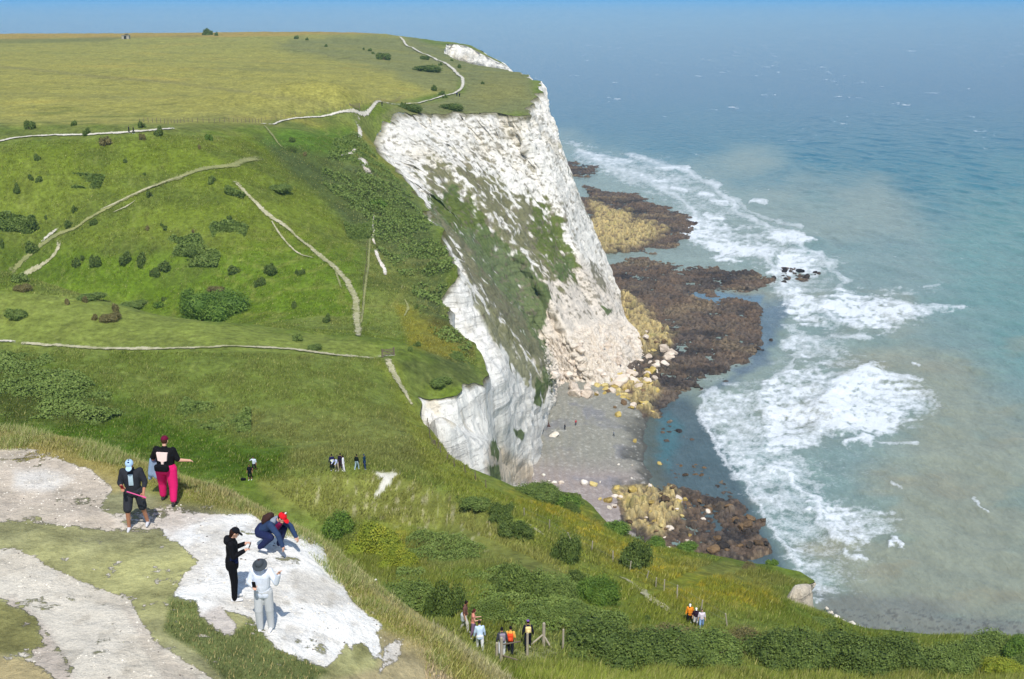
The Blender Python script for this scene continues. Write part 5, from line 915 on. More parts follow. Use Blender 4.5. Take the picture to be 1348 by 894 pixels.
    if hairlen: cap(b, hc+hq @ V3(0, -S(.05), 0), hc+hq @ V3(0, -S(.075), 0)+V3(0, -S(.02), -S(hairlen)), S(.075), S(.05))
    bmesh.ops.bisect_plane(b, geom=b.verts[:]+b.edges[:]+b.faces[:], plane_co=hc+hq @ V3(0, S(.045), 0), plane_no=hq @ V3(0, 1, -.35), clear_outer=True)
    bmesh.ops.holes_fill(b, edges=[q for q in b.edges if q.is_boundary]); fuse('hair', b, cm(hair, .7), vox, root, 2)
    if near:
        for s in (1, -1): b = bmesh.new(); ell(b, hc+hq @ V3(s*S(.030), S(.085), S(.005)), (S(.011), S(.008), S(.007)), hq, 10); raw('eye', b, cm((30,24,22), .3), root)
        b = bmesh.new(); ell(b, hc+hq @ V3(0, S(.090), -S(.058)), (S(.022), S(.008), S(.006)), hq, 10); raw('mouth', b, cm((150,84,78), .5), root)
    if hat:
        b = bmesh.new(); c0 = hc+hq @ V3(0, -S(.006), S(.030))
        ell(b, c0, (S(.092), S(.103), S(.100)), hq); bmesh.ops.bisect_plane(b, geom=b.verts[:]+b.edges[:]+b.faces[:], plane_co=c0, plane_no=-(hq @ V3(0, 0, 1)), clear_outer=True)
        bmesh.ops.holes_fill(b, edges=[q for q in b.edges if q.is_boundary])
        if hat == 'cap': ell(b, c0+hq @ V3(0, S(.125), -S(.008)), (S(.072), S(.075), S(.011)), hq @ Matrix.Rotation(-.18, 3, 'X'))
        if hat == 'bucket': bmesh.ops.create_cone(b, cap_ends=True, segments=20, radius1=S(.165), radius2=S(.098), depth=S(.06), matrix=Matrix.Translation(c0-hq @ V3(0, 0, S(.028))) @ hq.to_4x4())
        fuse('cap' if hat == 'cap' else 'hat', b, cm(hatc), vox*.9, root, 1)
    if skirt: b = bmesh.new(); cap(b, j['pel']+V3(0, -S(.06), -S(.02)), j['pel']+V3(0, -S(.08), -S(.28)), S(.16), S(.13)); fuse('tied_jacket', b, cm(skirt), vox*1.4, root, 2)
    tag(root, label, 'person', group); root['_'] = 0; del root['_']
    return root, J, S
def wl(root, v): return Matrix.Translation(root.location) @ Matrix.Rotation(root.rotation_euler.z, 4, 'Z') @ Vector(v)
def held(name, root, at, build, mat, label, cat, rz=0., vox=None):
    """a thing carried by someone stays a thing of its own"""
    b = bmesh.new(); build(b); p = wl(root, at)
    o = fuse(name, b, mat, vox, None, 1) if vox else raw(name, b, mat, None, False); o.location = p; o.rotation_euler = (0, 0, root.rotation_euler.z+rz); return tag(o, label, cat)
def boxb(b, c, s, rot=None, bev=0.):
    r = bmesh.ops.create_cube(b, size=1, matrix=Matrix.Translation(Vector(c)) @ (rot.to_4x4() if rot else Matrix.Identity(4)) @ Matrix.Diagonal((*s, 1)))
    if bev: bmesh.ops.bevel(b, geom=list({e for v in r['verts'] for e in v.link_edges}), offset=bev, segments=2, affect='EDGES', profile=.5)
def phone(root, at, label, tilt=.7, c=(24,24,28)):
    b = bmesh.new(); boxb(b, (0, 0, 0), (.072, .010, .148), Matrix.Rotation(tilt, 3, 'X'), .004); o = raw('phone', b, cm(c, .3), None, False); o.location = wl(root, at); o.rotation_euler = (0, 0, root.rotation_euler.z); tag(o, label, 'phone')
    b = bmesh.new(); boxb(b, Matrix.Rotation(tilt, 3, 'X') @ V3(0, -.0065, 0), (.064, .002, .138), Matrix.Rotation(tilt, 3, 'X')); raw('screen', b, cm((60,66,78), .15), o, False); return o
def pack(root, J, S, c, label, w=.30, h=.44, d=.17, c2=None, y0=-.16, z0=-.02):
    p = wl(root, J['chest']); b = bmesh.new(); boxb(b, (0, 0, 0), (w, d, h), None, .06); cap(b, (0, -d*.3, -h*.15), (0, -d*.45, -h*.2), w*.33, w*.28); o = fuse('backpack', b, cm(c), .018, None, 3)
    o.location = wl(root, J['chest']+V3(0, y0, z0)); o.rotation_euler = (0, 0, root.rotation_euler.z); tag(o, label, 'backpack')
    for s in (1, -1):
        b = bmesh.new(); pts = [(s*.10, .05, .18), (s*.115, .13, .245), (s*.12, .24, .20), (s*.125, .29, .06), (s*.13, .24, -.10), (s*.13, .08, -.16)]
        for u, v in zip(pts, pts[1:]): cap(b, u, v, .016, .016, 6)
        raw('strap', b, cm(c2 or tuple(int(q*.6) for q in c)), o)
    return o
walkR = dict(legR=((.04,.38,-1),(.02,.05,-1)), legL=((-.04,-.12,-1),(-.02,-.45,-1))); walkL = dict(legL=((-.04,.38,-1),(-.02,.05,-1)), legR=((.04,-.12,-1),(.02,-.45,-1)))
G_SP = 'people on the chalk spur'; G_GT = 'walkers near the gate posts'; G_KN = 'people on the grassy knoll'; G_TR = 'three walkers on the meadow path'
# man with pale blue cap looking at his phone
r, J, S = person(181, 697, 187, 'person in pale blue cap and dark shorts looking down at a phone', (44,46,52), (50,52,58), (28,22,20), 1, 1.74, 1.12, .72, .46, 1.25, .05, .55, armR=((.30,.05,-1),(-.35,.95,-.05)), armL=((-.35,.1,-1),(.05,.75,-.75)),
   legR=((.10,.25,-1),(.03,-.08,-1)), legL=((-.12,-.10,-1),(-.12,-.30,-1)), shoes=(206,206,210), hat='cap', hatc=(170,200,226), near=True, group=G_SP, jackhem=.04)
for s in (.02,): b = bmesh.new(); boxb(b, J['chest']+V3(0, S(.128), -S(.05)), (.10, .02, .26), None, .008); raw('tee_front', b, cm((176,196,206)), r)
b = bmesh.new(); ell(b, J['head']+V3(0, S(.092), S(.085)), (.022, .010, .022)); raw('cap_badge', b, cm((34,52,96)), r)
phone(r, J['hR_hand']+V3(0, .02, .05), 'red cased phone held by the person in the pale blue cap', -.6, (150,30,44))
def stick(b): cap(b, (-.14, .02, .10), (.02, 0, 0), .012, .012, 8); cap(b, (-.30, .03, .19), (-.14, .02, .10), .017, .017, 8); cap(b, (.02, 0, 0), (.06, -.01, -.03), .016, .014, 8)
held('folding_stick', r, J['hL_hand']+V3(-.0, .03, 0), lambda b: (cap(b, (0, 0, 0), (.30, .06, .16), .013, .013, 8), cap(b, (-.05, -.01, -.03), (.02, 0, .01), .019, .017, 8)), cm((226,96,150), .4), 'pink stick held by the person in the pale blue cap', 'stick')
# man in pink trousers seen from behind
r, J, S = person(223, 665, -8, 'large person in black shirt and bright pink trousers walking away', (22,22,25), (214,34,104), (70,40,30), 0, 1.67, 1.42, .45, .90, 1.30, .04, .10, armR=((.42,.05,-1),(.75,.6,-.25)), armL=((-.55,.1,-1),(-.15,.55,-.6)),
   legR=((.10,-.12,-1),(.04,-.28,-1)), legL=((-.12,.30,-1),(-.05,.02,-1)), shoes=(60,56,58), hat='cap', hatc=(104,18,52), near=True, group=G_SP, jackhem=.0)
b = bmesh.new(); yb = -S(.158)*1.0
vs = [b.verts.new(J['chest']+V3(x_, y_, z_)) for x_, y_, z_ in ((-.13, -.172, .09), (.13, -.172, .09), (.105, -.178, -.10), (.03, -.182, -.12), (.022, -.182, -.24), (-.022, -.182, -.24), (-.03, -.182, -.12), (-.105, -.178, -.10))]
f = b.faces.new(vs); r0 = bmesh.ops.extrude_face_region(b, geom=[f]); bmesh.ops.translate(b, verts=[v for v in r0['geom'] if isinstance(v, bmesh.types.BMVert)], vec=(0, .05, 0)); bmesh.ops.recalc_face_normals(b, faces=b.faces[:]); raw('shirt_print', b, cm((244,218,208)), r, False)
b = bmesh.new(); boxb(b, J['pel']+V3(.0, -.21, .08), (.34, .12, .17), None, .04); o = fuse('waist_bag', b, cm((18,18,22)), .018, None, 2); o.location = wl(r, (0, 0, 0)); o.rotation_euler = r.rotation_euler; tag(o, 'black waist bag on the back of the person in pink trousers', 'bag')
def dj(b):
    cap(b, (0, 0, .05), (-.06, .02, -.28), .085, .10); cap(b, (.05, 0, 0), (.06, 0, -.34), .06, .075); cap(b, (-.06, .03, -.2), (-.13, .02, -.42), .07, .045); cap(b, (-.02, .08, .02), (-.04, .1, -.25), .07, .06)
held('denim_jacket', r, J['wL']+V3(.0, -.06, .02), dj, cm((138,160,184)), 'pale denim jacket hanging over the arm of the pink trousered person', 'jacket', vox=.02)
# person in black looking at a phone
r, J, S = person(309, 787, -78, 'person in black jacket, black trousers and black cap facing right', (18,18,22), (16,16,20), (48,28,22), 0, 1.56, 1.12, 1., 1., 1.02, .04, .50, armR=((.14,.12,-1),(-.10,.9,.42)), armL=((-.14,.16,-1),(.22,.9,.40)),
   legR=((.02,.06,-1),(.0,-.06,-1)), legL=((-.02,.02,-1),(.0,-.04,-1)), shoes=(228,228,230), hat='cap', hatc=(20,22,28), hairlen=.12, near=True, group=G_SP, jackhem=.10)
b = bmesh.new(); cap(b, J['neck']+V3(-.05, -.07, -.02), J['neck']+V3(.05, -.07, -.02), .075, .075); fuse('hood', b, cm((22,22,26)), .012, r, 2)
b = bmesh.new(); boxb(b, J['belly']+V3(S(.155), .03, -.02), (.03, .15, .20), None, .01); raw('pocket_panel', b, cm((26,34,72)), r)
phone(r, J['hR_hand']+V3(-.03, .05, .05), 'dark phone held up by the person in black', -.4)
# person in white waving
r, J, S = person(350, 828, 176, 'person in white jacket, pale trousers and charcoal bucket hat raising a hand', (222,228,238), (198,200,200), (66,40,30), 0, 1.57, 1.02, 1., 1., 1.22, .06, .50, armR=((.38,.10,-1),(-.62,.85,.10)), armL=((-.55,.35,-.75),(-.35,.25,1.)),
   legR=((.03,.10,-1),(.0,-.02,-1)), legL=((-.02,-.02,-1),(.0,-.10,-1)), shoes=(236,236,238), hat='bucket', hatc=(70,76,82), hairlen=.10, near=True, group=G_SP, jackhem=.06)
phone(r, J['hR_hand']+V3(0, .02, .07), 'black phone held by the person in the bucket hat', -.3)
# crouching in the red cap
r, J, S = person(347, 722, -116, 'person crouching in blue jacket, maroon shirt and red cap', (46,64,96), (34,42,78), (40,30,28), 0, 1.72, 1.08, 1., 1., 1.1, .95, .10, armR=((.05,.75,-.7),(-.05,.35,-.95)), armL=((-.2,.8,-.6),(.0,.5,-.85)),
   legR=((.32,.92,.10),(-.02,-.75,-.75)), legL=((-.30,.95,.12),(.02,-.35,-1)), shoes=(222,222,226), hat='cap', hatc=(216,28,38), near=True, group=G_SP, jackhem=.0)
b = bmesh.new(); cap(b, J['chest']+V3(0, .09, -.04), J['neck']+V3(0, .06, -.05), .085, .06); fuse('shirt_front', b, cm((112,20,66)), .014, r, 2)
b = bmesh.new(); cap(b, J['neck']+V3(.06, -.06, .01), J['neck']+V3(-.06, -.06, .01), .07, .07); fuse('hood', b, cm((140,148,160)), .014, r, 2)
b = bmesh.new(); ell(b, J['head']+V3(0, .10, .12), (.03, .012, .022)); raw('cap_badge', b, cm((236,232,228)), r)
b = bmesh.new(); ell(b, (0, 0, 0), (.14, .10, .18), Matrix.Rotation(-.75, 3, 'X')); cap(b, (0, -.05, .0), (0, -.08, -.06), .08, .07); o = fuse('backpack', b, cm((62,42,38)), .018, None, 3); o.location = wl(r, J['chest']+V3(0, -.12, .11)); o.rotation_euler = r.rotation_euler; tag(o, 'round dark brown backpack on the crouching person', 'backpack')
# walkers by the gate posts
r, J, S = person(612, 832, -100, 'person in brown shirt with a pale jacket tied at the waist', (112,80,70), (206,202,190), (36,24,22), 1, 1.76, 1.0, .4, 1., 1.15, .05, .3, group=G_GT, skirt=(196,202,208), **walkR)
person(623, 841, -85, 'person in pink vest and mauve trousers behind the brown shirted walker', (222,146,128), (128,102,126), (86,40,34), 0, 1.66, .95, .1, 1., 1.15, .02, .3, armR=((.1,.3,-1),(-.1,.9,.1)), armL=((-.1,.3,-1),(.1,.9,.1)), group=G_GT, hairlen=.10, ymin=40, **walkL)
person(632, 859, 10, 'person in pale blue hooded top and white trousers seen from behind', (196,216,238), (232,232,234), (38,30,34), 1, 1.68, 1.05, 1., 1., 1.05, .22, .4, group=G_GT, ymin=38, jackhem=.08, **walkL)
r, J, S = person(661, 866, 8, 'person in dark grey jacket and white trousers carrying a lilac backpack', (70,72,80), (236,236,238), (22,20,24), 1, 1.68, 1.05, 1., 1., 1.05, .06, .35, group=G_GT, ymin=38, **walkR); pack(r, J, S, (148,138,150), 'lilac grey backpack of the walker in the dark grey jacket')
r, J, S = person(672, 863, -5, 'person in yellow orange shirt and dark trousers seen from behind', (244,184,84), (32,34,44), (24,20,22), 1, 1.64, 1.0, .5, 1., 1., .05, .3, group=G_GT, ymin=38, **walkL); pack(r, J, S, (236,84,44), 'red orange backpack of the walker in the yellow orange shirt', h=.42, z0=-.10)
r, J, S = person(695, 855, 4, 'person in navy clothes and purple cap nearest the corner post', (30,30,48), (28,30,44), (24,20,26), 1, 1.68, 1.05, 1., 1., 1., .05, .2, hat='cap', hatc=(126,88,168), group=G_GT, ymin=38, **walkR); pack(r, J, S, (240,214,150), 'cream backpack of the walker in the purple cap', h=.34)
person(498, 793, 100, 'person half hidden behind the long grass wearing a white cap', (116,84,84), (60,54,60), (50,36,32), 1, 1.68, 1., .5, 1., 1., .1, .2, hat='cap', hatc=(236,232,226), ymin=50)
# three on the meadow path
person(907.5, 819, 170, 'person in orange jacket, black trousers and white cap, left of three', (246,150,44), (26,24,28), (40,30,30), 1, 1.74, 1.1, 1., 1., 1., .0, .2, hat='cap', hatc=(244,242,236), group=G_TR, jackhem=.08, **walkR)
r, J, S = person(915.5, 823, 175, 'person in dark top, white shorts and white cap, middle of three', (52,34,48), (232,228,226), (40,30,30), 0, 1.66, 1., .5, .55, 1.2, .0, .2, hat='cap', hatc=(244,242,236), group=G_TR, **walkL)
person(923, 827, 178, 'bareheaded person in white top and blue jeans, right of three', (224,214,222), (134,164,204), (70,52,36), 0, 1.74, 1.02, .6, 1., 1.05, .0, .15, group=G_TR, **walkR)
# knoll
person(437.5, 623, 20, 'person in navy jacket with a cream band, leftmost on the knoll', (32,34,74), (22,22,34), (18,16,18), 1, 1.72, 1.1, 1., 1., 1., .05, .2, group=G_KN, top2=(232,236,216), ymin=80)
person(444, 624, 150, 'stooping person in lavender top and beige trousers on the knoll', (186,192,226), (184,170,146), (40,32,28), 1, 1.66, 1.1, 1., 1., 1.1, .5, .4, group=G_KN, ymin=80, armR=((.1,.6,-.8),(0,.7,-.4)), armL=((-.1,.6,-.8),(0,.7,-.4)))
person(448.5, 621.5, -20, 'person in dark maroon clothes behind the white dressed one', (40,32,52), (58,34,48), (26,20,20), 1, 1.72, 1., 1., 1., 1., .0, .2, group=G_KN, ymin=80)
person(452.5, 624, 95, 'person dressed all in white with black hair on the knoll', (240,238,244), (244,240,246), (18,16,18), 1, 1.72, 1., 1., 1., 1.1, .02, .2, group=G_KN, ymin=80, hairlen=.1)
person(470, 622, -30, 'person in black top and pale blue jeans on the knoll', (24,32,26), (166,190,200), (20,16,16), 1, 1.68, 1., 1., 1., 1., .0, .2, group=G_KN, ymin=80, **walkR)
person(480.5, 621, 80, 'person in dark teal hooded coat, rightmost on the knoll', (22,54,78), (46,64,104), (30,70,88), 1, 1.66, 1.1, 1., 1., 1., .05, .2, group=G_KN, ymin=80, jackhem=.15)
person(335, 621, 165, 'person in white and pale blue top with black shorts on the grass', (206,218,232), (26,24,30), (20,16,16), 1, 1.72, 1., .5, .45, 1.1, .0, .2, ymin=80, armR=((.6,.3,-.3),(-.3,.4,.8)), shoes=(240,240,240), **walkR)
person(329.5, 634, 175, 'person all in black beside a black bag on the grass', (22,20,28), (20,20,24), (16,14,14), 1, 1.72, 1.05, .5, .6, 1.1, .0, .2, ymin=80, shoes=(238,238,236))
x, y, z = onland(320.5, 634, 80); b = bmesh.new(); boxb(b, (0, 0, .13), (.52, .3, .24), None, .08); cap(b, (-.1, 0, .26), (.1, 0, .26), .02, .02, 6); o = fuse('bag', b, cm((18,18,18)), .03, None, 2); o.location = (x, y, z); tag(o, 'black bag lying on the grass beside the person in black', 'bag')
# far off
G_F = 'far walkers on the paths'
person(170, 175, 90, 'left taller one of two dark walkers on the far pale path', (38,44,52), (30,32,40), ymin=240, H=1.78, group=G_F, **walkR); person(176, 176, 90, 'right shorter one of two dark walkers on the far pale path', (30,30,34), (26,26,32), ymin=240, group=G_F, **walkL)
person(503, 141, 60, 'lone dark walker on the broad track above the cliff', (36,36,44), (30,30,38), ymin=300, group=G_F); person(601.5, 128, 0, 'left walker in dark blue by the bend of the track', (34,42,78), (24,26,40), ymin=350, g=1.2, group=G_F); person(605, 128.5, 20, 'right walker in black by the bend of the track', (26,26,34), (24,24,34), ymin=350, g=1.2, group=G_F)
def beachloc(px, py): x, y, _ = Pz(px, py, 1.5); z = float(shore_z(np.array([x]), np.array([y]))[0]); x, y, _ = Pz(px, py, z); return x, y, float(shore_z(np.array([x]), np.array([y]))[0])
G_B = 'people down on the shingle beach'
person(0, 0, -60, 'person in black on the beach nearest the pale boulder', (24,26,32), (20,22,28), H=1.75, group=G_B, loc=beachloc(743.5, 566), g=1.1); person(0, 0, 30, 'person in red and dark clothes in the middle of the beach', (186,70,74), (44,48,66), group=G_B, loc=beachloc(758, 560)); person(0, 0, 100, 'person in pale grey near the waterline of the beach', (132,140,150), (60,70,84), group=G_B, loc=beachloc(808, 575), **walkR)
# ---------------------------------------------------------------- posts, gates, shelter, wreck
WOOD = plain('weathered_wood', tuple(s2l((176,166,146))), .9, .25, 5); WOODD = plain('dark_wood', tuple(s2l((118,106,88))), .9, .25, 5); WIRE = plain('wire', tuple(s2l((120,120,118))), .5, .05)
def fence(pts, label, ymin, h=1.1, step=2.4, r0=.055, wires=2, mat=None, lean=.05, seed=0, wob=.0):
    rr = random.Random(seed); W3 = [onland(a, b_, ymin)[:2] for a, b_ in pts]; c = chain(W3, .5); s = np.r_[0, np.cumsum(np.linalg.norm(np.diff(c, axis=0), axis=1))]; n = min(95, max(2, int(s[-1]/step))); ss = np.linspace(0, s[-1], n)
    X = np.interp(ss, s, c[:, 0]); Y = np.interp(ss, s, c[:, 1]); Z = land(X, Y); root = empty('fence', (X[0], Y[0], Z[0])); tops = []
    for x, y, z in zip(X, Y, Z):
        b = bmesh.new(); hh = h*rr.uniform(.8, 1.12); t = V3(rr.gauss(0, lean), rr.gauss(0, lean), hh); cap(b, (0, 0, -.2), t*.97, r0, r0*.9, 8); o = raw('post', b, mat or WOOD, root, False); o.location = (x-X[0], y-Y[0], z-Z[0]); tops.append(V3(x-X[0], y-Y[0], z-Z[0])+t)
    if wires:
        b = bmesh.new()
        for f in np.linspace(.45, .95, wires):
            for i in range(n-1):
                p = V3(X[i]-X[0], Y[i]-Y[0], Z[i]-Z[0]); q = V3(X[i+1]-X[0], Y[i+1]-Y[0], Z[i+1]-Z[0]); cap(b, p.lerp(tops[i], f), q.lerp(tops[i+1], f), .007, .007, 4)
        raw('wire', b, WIRE, root)
    return tag(root, label, 'fence')
fence([(184,163),(215,162.5),(250,162),(290,162),(325,161.5),(344,161)], 'row of short dark posts along the field edge above the far path', 262, 1.15, 1.5, .07, 1, WOODD, .04, 1)
fence([(350,159),(400,151.5),(440,146.5),(462,142.5)], 'faint post and wire fence beside the broad track', 290, 1.2, 2.2, .05, 1, WOODD, .03, 2)
fence([(476,139),(500,134),(528,130.5),(545,127)], 'fence along the upper side of the track near the gate', 300, 1.3, 2.6, .05, 2, WOODD, .03, 3)
fence([(562,558),(566,575),(576,594),(592,612),(612,624),(640,640)], 'leaning brink fence beside the white notch', 110, 1.0, 1.6, .06, 2, WOODD, .12, 4)
fence([(690,682),(715,694),(745,708),(782,726),(808,738),(832,752),(855,766),(878,780),(898,792),(918,803),(936,815),(958,824)], 'pale leaning posts of the fence along the flower meadow', 60, 1.05, 2.3, .055, 2, WOOD, .16, 5)
fence([(484,296),(481,360),(476,420)], 'old fence running straight down the slope by the winding path', 170, .9, 3.0, .05, 1, WOODD, .06, 6)
def post_thing(px, py, h, label, ym=38, braces=(), r0=.075, rails=()):
    x, y, z = onland(px, py, ym); root = empty('gate_post', (x, y, z)); b = bmesh.new(); cap(b, (0, 0, -.3), (.01, 0, h-.02), r0, r0*.92, 10); raw('post', b, WOOD, root, False)
    for dx, dy, f in braces:
        b = bmesh.new(); g = float(land(x+dx, y+dy)[0])-z; cap(b, (dx, dy, g), (0, 0, h*f), .045, .045, 8); raw('brace', b, WOOD, root, False)
    for dx, dy, f in rails:
        b = bmesh.new(); g = float(land(x+dx, y+dy)[0])-z; cap(b, (0, 0, h*f), (dx, dy, g+h*f), .04, .04, 8); raw('rail', b, WOODD, root, False)
    return tag(root, label, 'post', 'posts of the old field gate')
post_thing(660, 877, 1.5, 'tall weathered post nearest the camera with a rail to the right', 36, (), .08, ((.75, -.5, .38), (.9, 1.2, .75)))
post_thing(654, 874, 1.1, 'shorter post just left of the tallest weathered post', 36, (), .07)
post_thing(694, 866, 1.35, 'post between the orange backpack walker and the corner post', 38, (), .065)
post_thing(715.5, 852, 1.35, 'corner post held by two diagonal braces', 38, ((-.75, -.25, .55), (.45, -.2, .5)), .085)
post_thing(741, 856, 1.2, 'thin pale post at the end of the dark hedge', 38, (), .055)
def gate(px, py, ym, w, h, rz, label):
    x, y, z = onland(px, py, ym); root = empty('gate', (x, y, z), rz)
    for s in (-1, 1): b = bmesh.new(); boxb(b, (s*w/2, 0, h*.5), (.18, .18, h*1.2), None, .02); raw('post', b, WOODD, root, False)
    b = bmesh.new()
    for k in range(4): boxb(b, (0, 0, h*(.25+.22*k)), (w, .06, .10))
    boxb(b, (0, 0.05, h*.55), (w*.95, .05, .09), Matrix.Rotation(math.atan2(h*.6, w), 3, 'Y')); raw('bars', b, WOODD, root, False); return tag(root, label, 'gate')
gate(467, 144.5, 300, 3.0, 1.6, .3, 'grey wooden gate where the track meets the white gully'); gate(511, 470, 130, 1.8, 1.1, .5, 'small dark wooden gate at the path junction')
x, y, z = onland(166, 51.5, 700); r = empty('field_shelter', (x, y, z)); b = bmesh.new(); boxb(b, (-2.4, 0, 1.1), (.3, 3, 2.4)); boxb(b, (2.4, 0, 1.1), (.3, 3, 2.4)); boxb(b, (0, 1.35, 1.1), (4.5, .3, 2.4)); boxb(b, (-1.6, -1.35, 1.1), (1.3, .28, 2.4)); boxb(b, (1.5, -1.35, 1.1), (1.5, .28, 2.4)); raw('wall', b, plain('old_concrete', tuple(s2l((168,162,148))), .9), r, False)
b = bmesh.new(); boxb(b, (0, 0, 2.45), (5.6, 3.6, .25), None, .04); raw('roof', b, plain('roof_slab', tuple(s2l((150,146,134))), .9), r, False); tag(r, 'small grey concrete shelter on the skyline at the left', 'shelter')
RUST = plain('rusty_steel', tuple(s2l((92,62,52))), .8, .3, 3); bx, by, bz = beachloc(724, 562); ax_, ay_, az_ = beachloc(705, 558)
root = empty('wreck_frame', (bx, by, bz)); tp = V3(-1.8, 1.2, 4.4)
for a_, c_ in ((V3(0, 0, -.2), tp), (V3(0, 0, .1), V3(ax_-bx, ay_-by, .3)), (V3(ax_-bx, ay_-by, -.1), V3(-1.9, 1.3, 3.2))): b = bmesh.new(); cap(b, a_, c_, .17, .14, 6); raw('beam', b, RUST, root, False)
tag(root, 'rusty steel beams leaning together at the foot of the cliff', 'wreckage')
# ---------------------------------------------------------------- boulders
def rock_mat(name, a, b_, c_):
    m = NT(name); co_ = m.n('ShaderNodeTexCoord').outputs['Object']; n = m.noise(1.6, 5, .7, co=co_); oi = m.n('ShaderNodeObjectInfo'); m.col(m.ramp(m.math('ADD', m.math('MULTIPLY', n, .75), m.math('MULTIPLY', oi.outputs['Random'], .3)), [(.28, tuple(a)), (.5, tuple(b_)), (.75, tuple(c_))])); m.set(Roughness=.9); m.b.inputs['Specular IOR Level'].default_value = .2; m.bump(n, .7, .2); return m.m
RK = {'yellow': rock_mat('boulder_lichen', s2l((124,104,58)), s2l((190,166,92)), s2l((214,198,140))), 'brown': rock_mat('boulder_weed', s2l((50,42,34)), s2l((104,84,60)), s2l((138,112,80))), 'white': rock_mat('boulder_chalk', s2l((176,166,148)), s2l((224,214,196)), s2l((240,234,222))),
 'pink': rock_mat('boulder_talus', s2l((176,160,142)), s2l((216,200,180)), s2l((234,222,206))), 'black': rock_mat('boulder_wet', s2l((28,26,26)), s2l((52,46,42)), s2l((84,74,62)))}
RP = {}
def rock_proto(kind, v):
    if (kind, v) in RP: return RP[kind, v]
    b = bmesh.new(); bmesh.ops.create_icosphere(b, subdivisions=3, radius=1); rr = np.random.default_rng(v+31); P_ = rr.normal(size=(9, 3)); P_ /= np.linalg.norm(P_, axis=1, keepdims=True); D = rr.uniform(.55, .95, 9)
    for q in b.verts:
        d = np.array(q.co); t = P_@d; s = min(1.0, *[D[i]/t[i] for i in range(9) if t[i] > .05]) if (t > .05).any() else 1.; nn = float(vn3(np.array([d[0]*2.2]), np.array([d[1]*2.2]), np.array([d[2]*2.2]), v)[0]); s *= .88+.25*nn; q.co = Vector(d*s)
    me = bpy.data.meshes.new('boulder'); b.to_mesh(me); b.free(); me.materials.append(RK[kind]); RP[kind, v] = me; return me
def boulder(x, y, z, w, d, h, kind, label, group, cat='boulder'):
    o = bpy.data.objects.new('boulder', rock_proto(kind, random.randint(0, 4))); link(o); o.location = (x, y, z+h*.18); o.scale = (w/2, d/2, h/2*1.3); o.rotation_euler = (random.uniform(-.3, .3), random.uniform(-.3, .3), random.uniform(0, 6.28)); return tag(o, label, cat, group)
G_BB = 'single boulders on the shingle beach'
for px, py, w, h, kind, lb in [(730,574,15,7,'white','large flat pale boulder below the rusty beams'),(713,582.5,6,3,'white','small white boulder left of the large flat pale one'),(769,637,12,8,'white','cream rounded boulder touching a yellow one at the foot of the beach'),(781,639,11,8,'yellow','yellow lumpy boulder right beside the cream one'),
  (812,643,10,6,'yellow','squat yellow boulder between the cream pair and the wide one'),(832,646,17,8,'yellow','wide yellow boulder at the edge of the boulder field'),(699,626,9,8,'white','white boulder at the foot of the sandy slip'),(715.5,627,6,4,'white','white stone right of the sandy slip'),(729,637,8,5,'white','pale boulder above the bramble bank'),
  (739,637,9,5,'pink','grey flat boulder right of the pale one above the bramble bank'),(722,634,5,3,'white','small pale stone left of the grey flat boulder'),(814,548,12,8,'yellow','yellow boulder standing alone at the top of the beach'),(809.5,537,5,4,'brown','small dark green stained boulder above the lone yellow one'),(836,582,6,6,'yellow','small yellow boulder by the waterline'),
  (814.5,612,3.5,2.5,'white','tiny white stone in the middle right of the beach'),(832,613,3,2.5,'white','tiny white stone close to the wet shingle'),(831.5,630,3,2.5,'white','tiny white stone above the wide yellow boulder'),(790,635,3,2,'white','tiny white stone right of the yellow lumpy boulder'),(799,660,17,6,'yellow','flat yellow slab low on the beach'),(802,669,8,4,'white','pale stone just below the flat yellow slab'),
  (790,658,7,4,'yellow','small yellow stone left of the flat yellow slab'),(868,612,9,6,'yellow','yellow boulder in the shallows off the beach'),(896,615,8,5,'brown','brown boulder in the shallows off the beach')]:
    x, y, z = beachloc(px, py); s = F/math.hypot(y, CZ); boulder(x, y, z, w/s, w/s*.8, h/s, kind, lb, G_BB)
def field(poly, n, kinds, size, label, group, seed, zf=None):
    rr = random.Random(seed); A = np.array(poly, float); c = 0; lo = A.min(0); hi = A.max(0)
    while c < n:
        px = rr.uniform(lo[0], hi[0]); py = rr.uniform(lo[1], hi[1])
        if not inpoly(np.array([px]), np.array([py]), A)[0]: continue
        x, y, z = beachloc(px, py); k = rr.choice(kinds); w = rr.uniform(*size)*(1 if rr.random() < .8 else 1.5); boulder(x, y, max(z, -.35)-.05, w, w*rr.uniform(.6, .9), w*rr.uniform(.35, .6), k, label[k], group); c += 1
field([(800,650),(840,642),(900,640),(940,660),(930,700),(900,728),(860,718),(820,700)], 50, ['yellow','pink','brown','brown'], (.8,2.), {'yellow':'yellow stained boulder in the field below the flower meadow','brown':'brown boulder in the field below the flower meadow','pink':'pale boulder in the field below the flower meadow'}, 'boulders below the flower meadow', 1)
field([(930,660),(1000,682),(1024,700),(1012,730),(960,735),(920,725)], 28, ['brown','brown','black'], (.9,2.4), {'brown':'brown weedy boulder at the seaward end of the boulder field','black':'black wet boulder at the seaward end of the boulder field'}, 'boulders below the flower meadow', 2)
field([(1000,362),(1040,352),(1080,364),(1040,380)], 14, ['black'], (1.,3.), {'black':'black rock breaking the surf off the brown ledge'}, 'rocks awash off the brown ledge', 3)
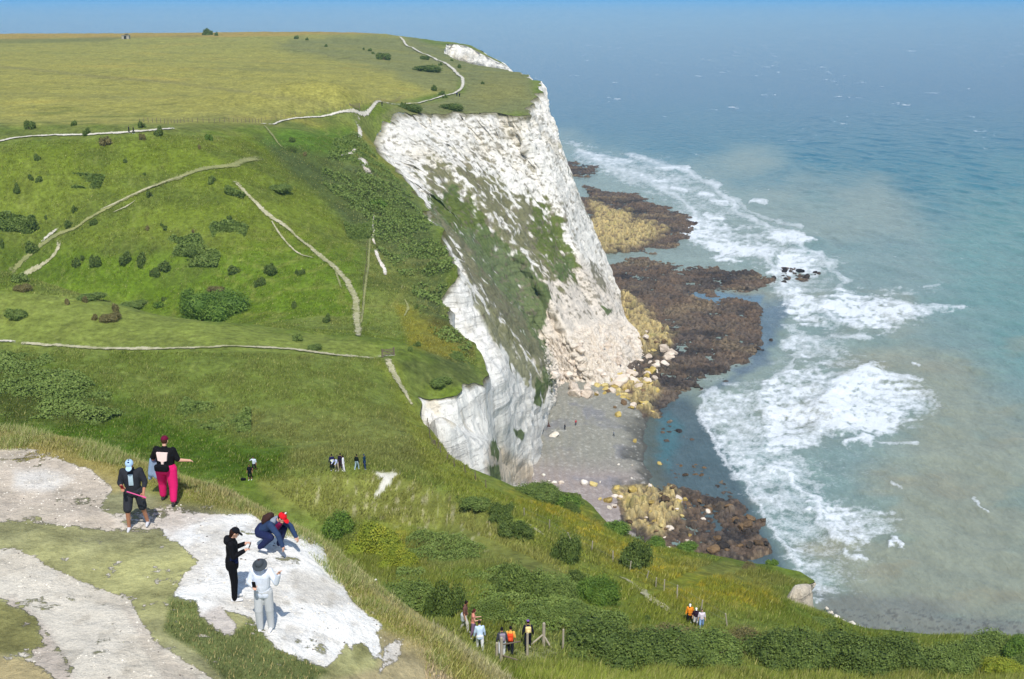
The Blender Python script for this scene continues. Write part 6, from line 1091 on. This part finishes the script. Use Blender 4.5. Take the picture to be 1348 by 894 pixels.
field([(805,395),(840,408),(884,440),(880,455),(850,470),(870,500),(860,548),(835,540),(800,520),(790,516),(820,470)], 50, ['yellow','yellow','pink','brown'], (1.2,3.2), {'yellow':'yellow boulder at the foot of the headland','pink':'pale boulder at the foot of the headland','brown':'dark boulder at the foot of the headland'}, 'boulders at the foot of the headland', 4)
field([(748,506),(800,500),(842,474),(862,450),(888,466),(862,502),(820,524),(750,522)], 40, ['pink','pink','yellow'], (1.4,4.2), {'yellow':'yellow boulder along the foot of the talus','pink':'pale block along the foot of the talus'}, 'blocks along the foot of the talus', 5)
field([(858,575),(900,560),(930,600),(925,640),(880,636),(858,610)], 12, ['black','brown'], (.8,2.), {'black':'black rock in the calm water beside the beach','brown':'brown rock in the calm water beside the beach'}, 'rocks in the calm water', 6)
field([(905,520),(985,478),(1010,440),(1012,395),(1022,440),(1000,490),(925,530)], 16, ['black','brown'], (.8,2.4), {'black':'black rock along the wet edge of the brown ledge','brown':'brown rock along the wet edge of the brown ledge'}, 'rocks along the ledge edge', 7)
# fallen blocks lying on the talus slope
px, py = proj(CLIFF[..., 0], CLIFF[..., 1], CLIFF[..., 2]); m_ = inpoly(px, py, [(742,455),(770,440),(825,440),(835,452),(800,500),(745,512),(722,500)]) & (CLIFF[..., 1] > 280); ii = np.argwhere(m_); rr = random.Random(9)
for k in range(36):
    a_, b_ = ii[rr.randrange(len(ii))]; x, y, z = CLIFF[a_, b_]; w = rr.uniform(1.2, 3.4); boulder(float(x), float(y), float(z)-.15, w, w*.8, w*.6, 'pink', 'pale fallen chalk block on the talus slope', 'chalk blocks on the talus')
# blocks and stones at the near shoreline, scattered chalk stones on the knoll
for k, (px_, py_, w_) in enumerate([(1094,806,9),(1101,812,12),(1110,818,10),(1122,822,14),(1088,800,7),(1132,826,9)]):
    x, y, _ = Pz(px_, py_, .5); boulder(x, y, .3, w_*.13, w_*.12, w_*.07, 'white', 'pale stone on the shoreline under the grassy scarp', 'pale stones under the scarp')
# clean away any prototype that was never placed
for o in list(bpy.data.objects):
    if o.parent is None and o.location.z < -200:
        for c_ in list(o.children): bpy.data.objects.remove(c_)
        bpy.data.objects.remove(o)
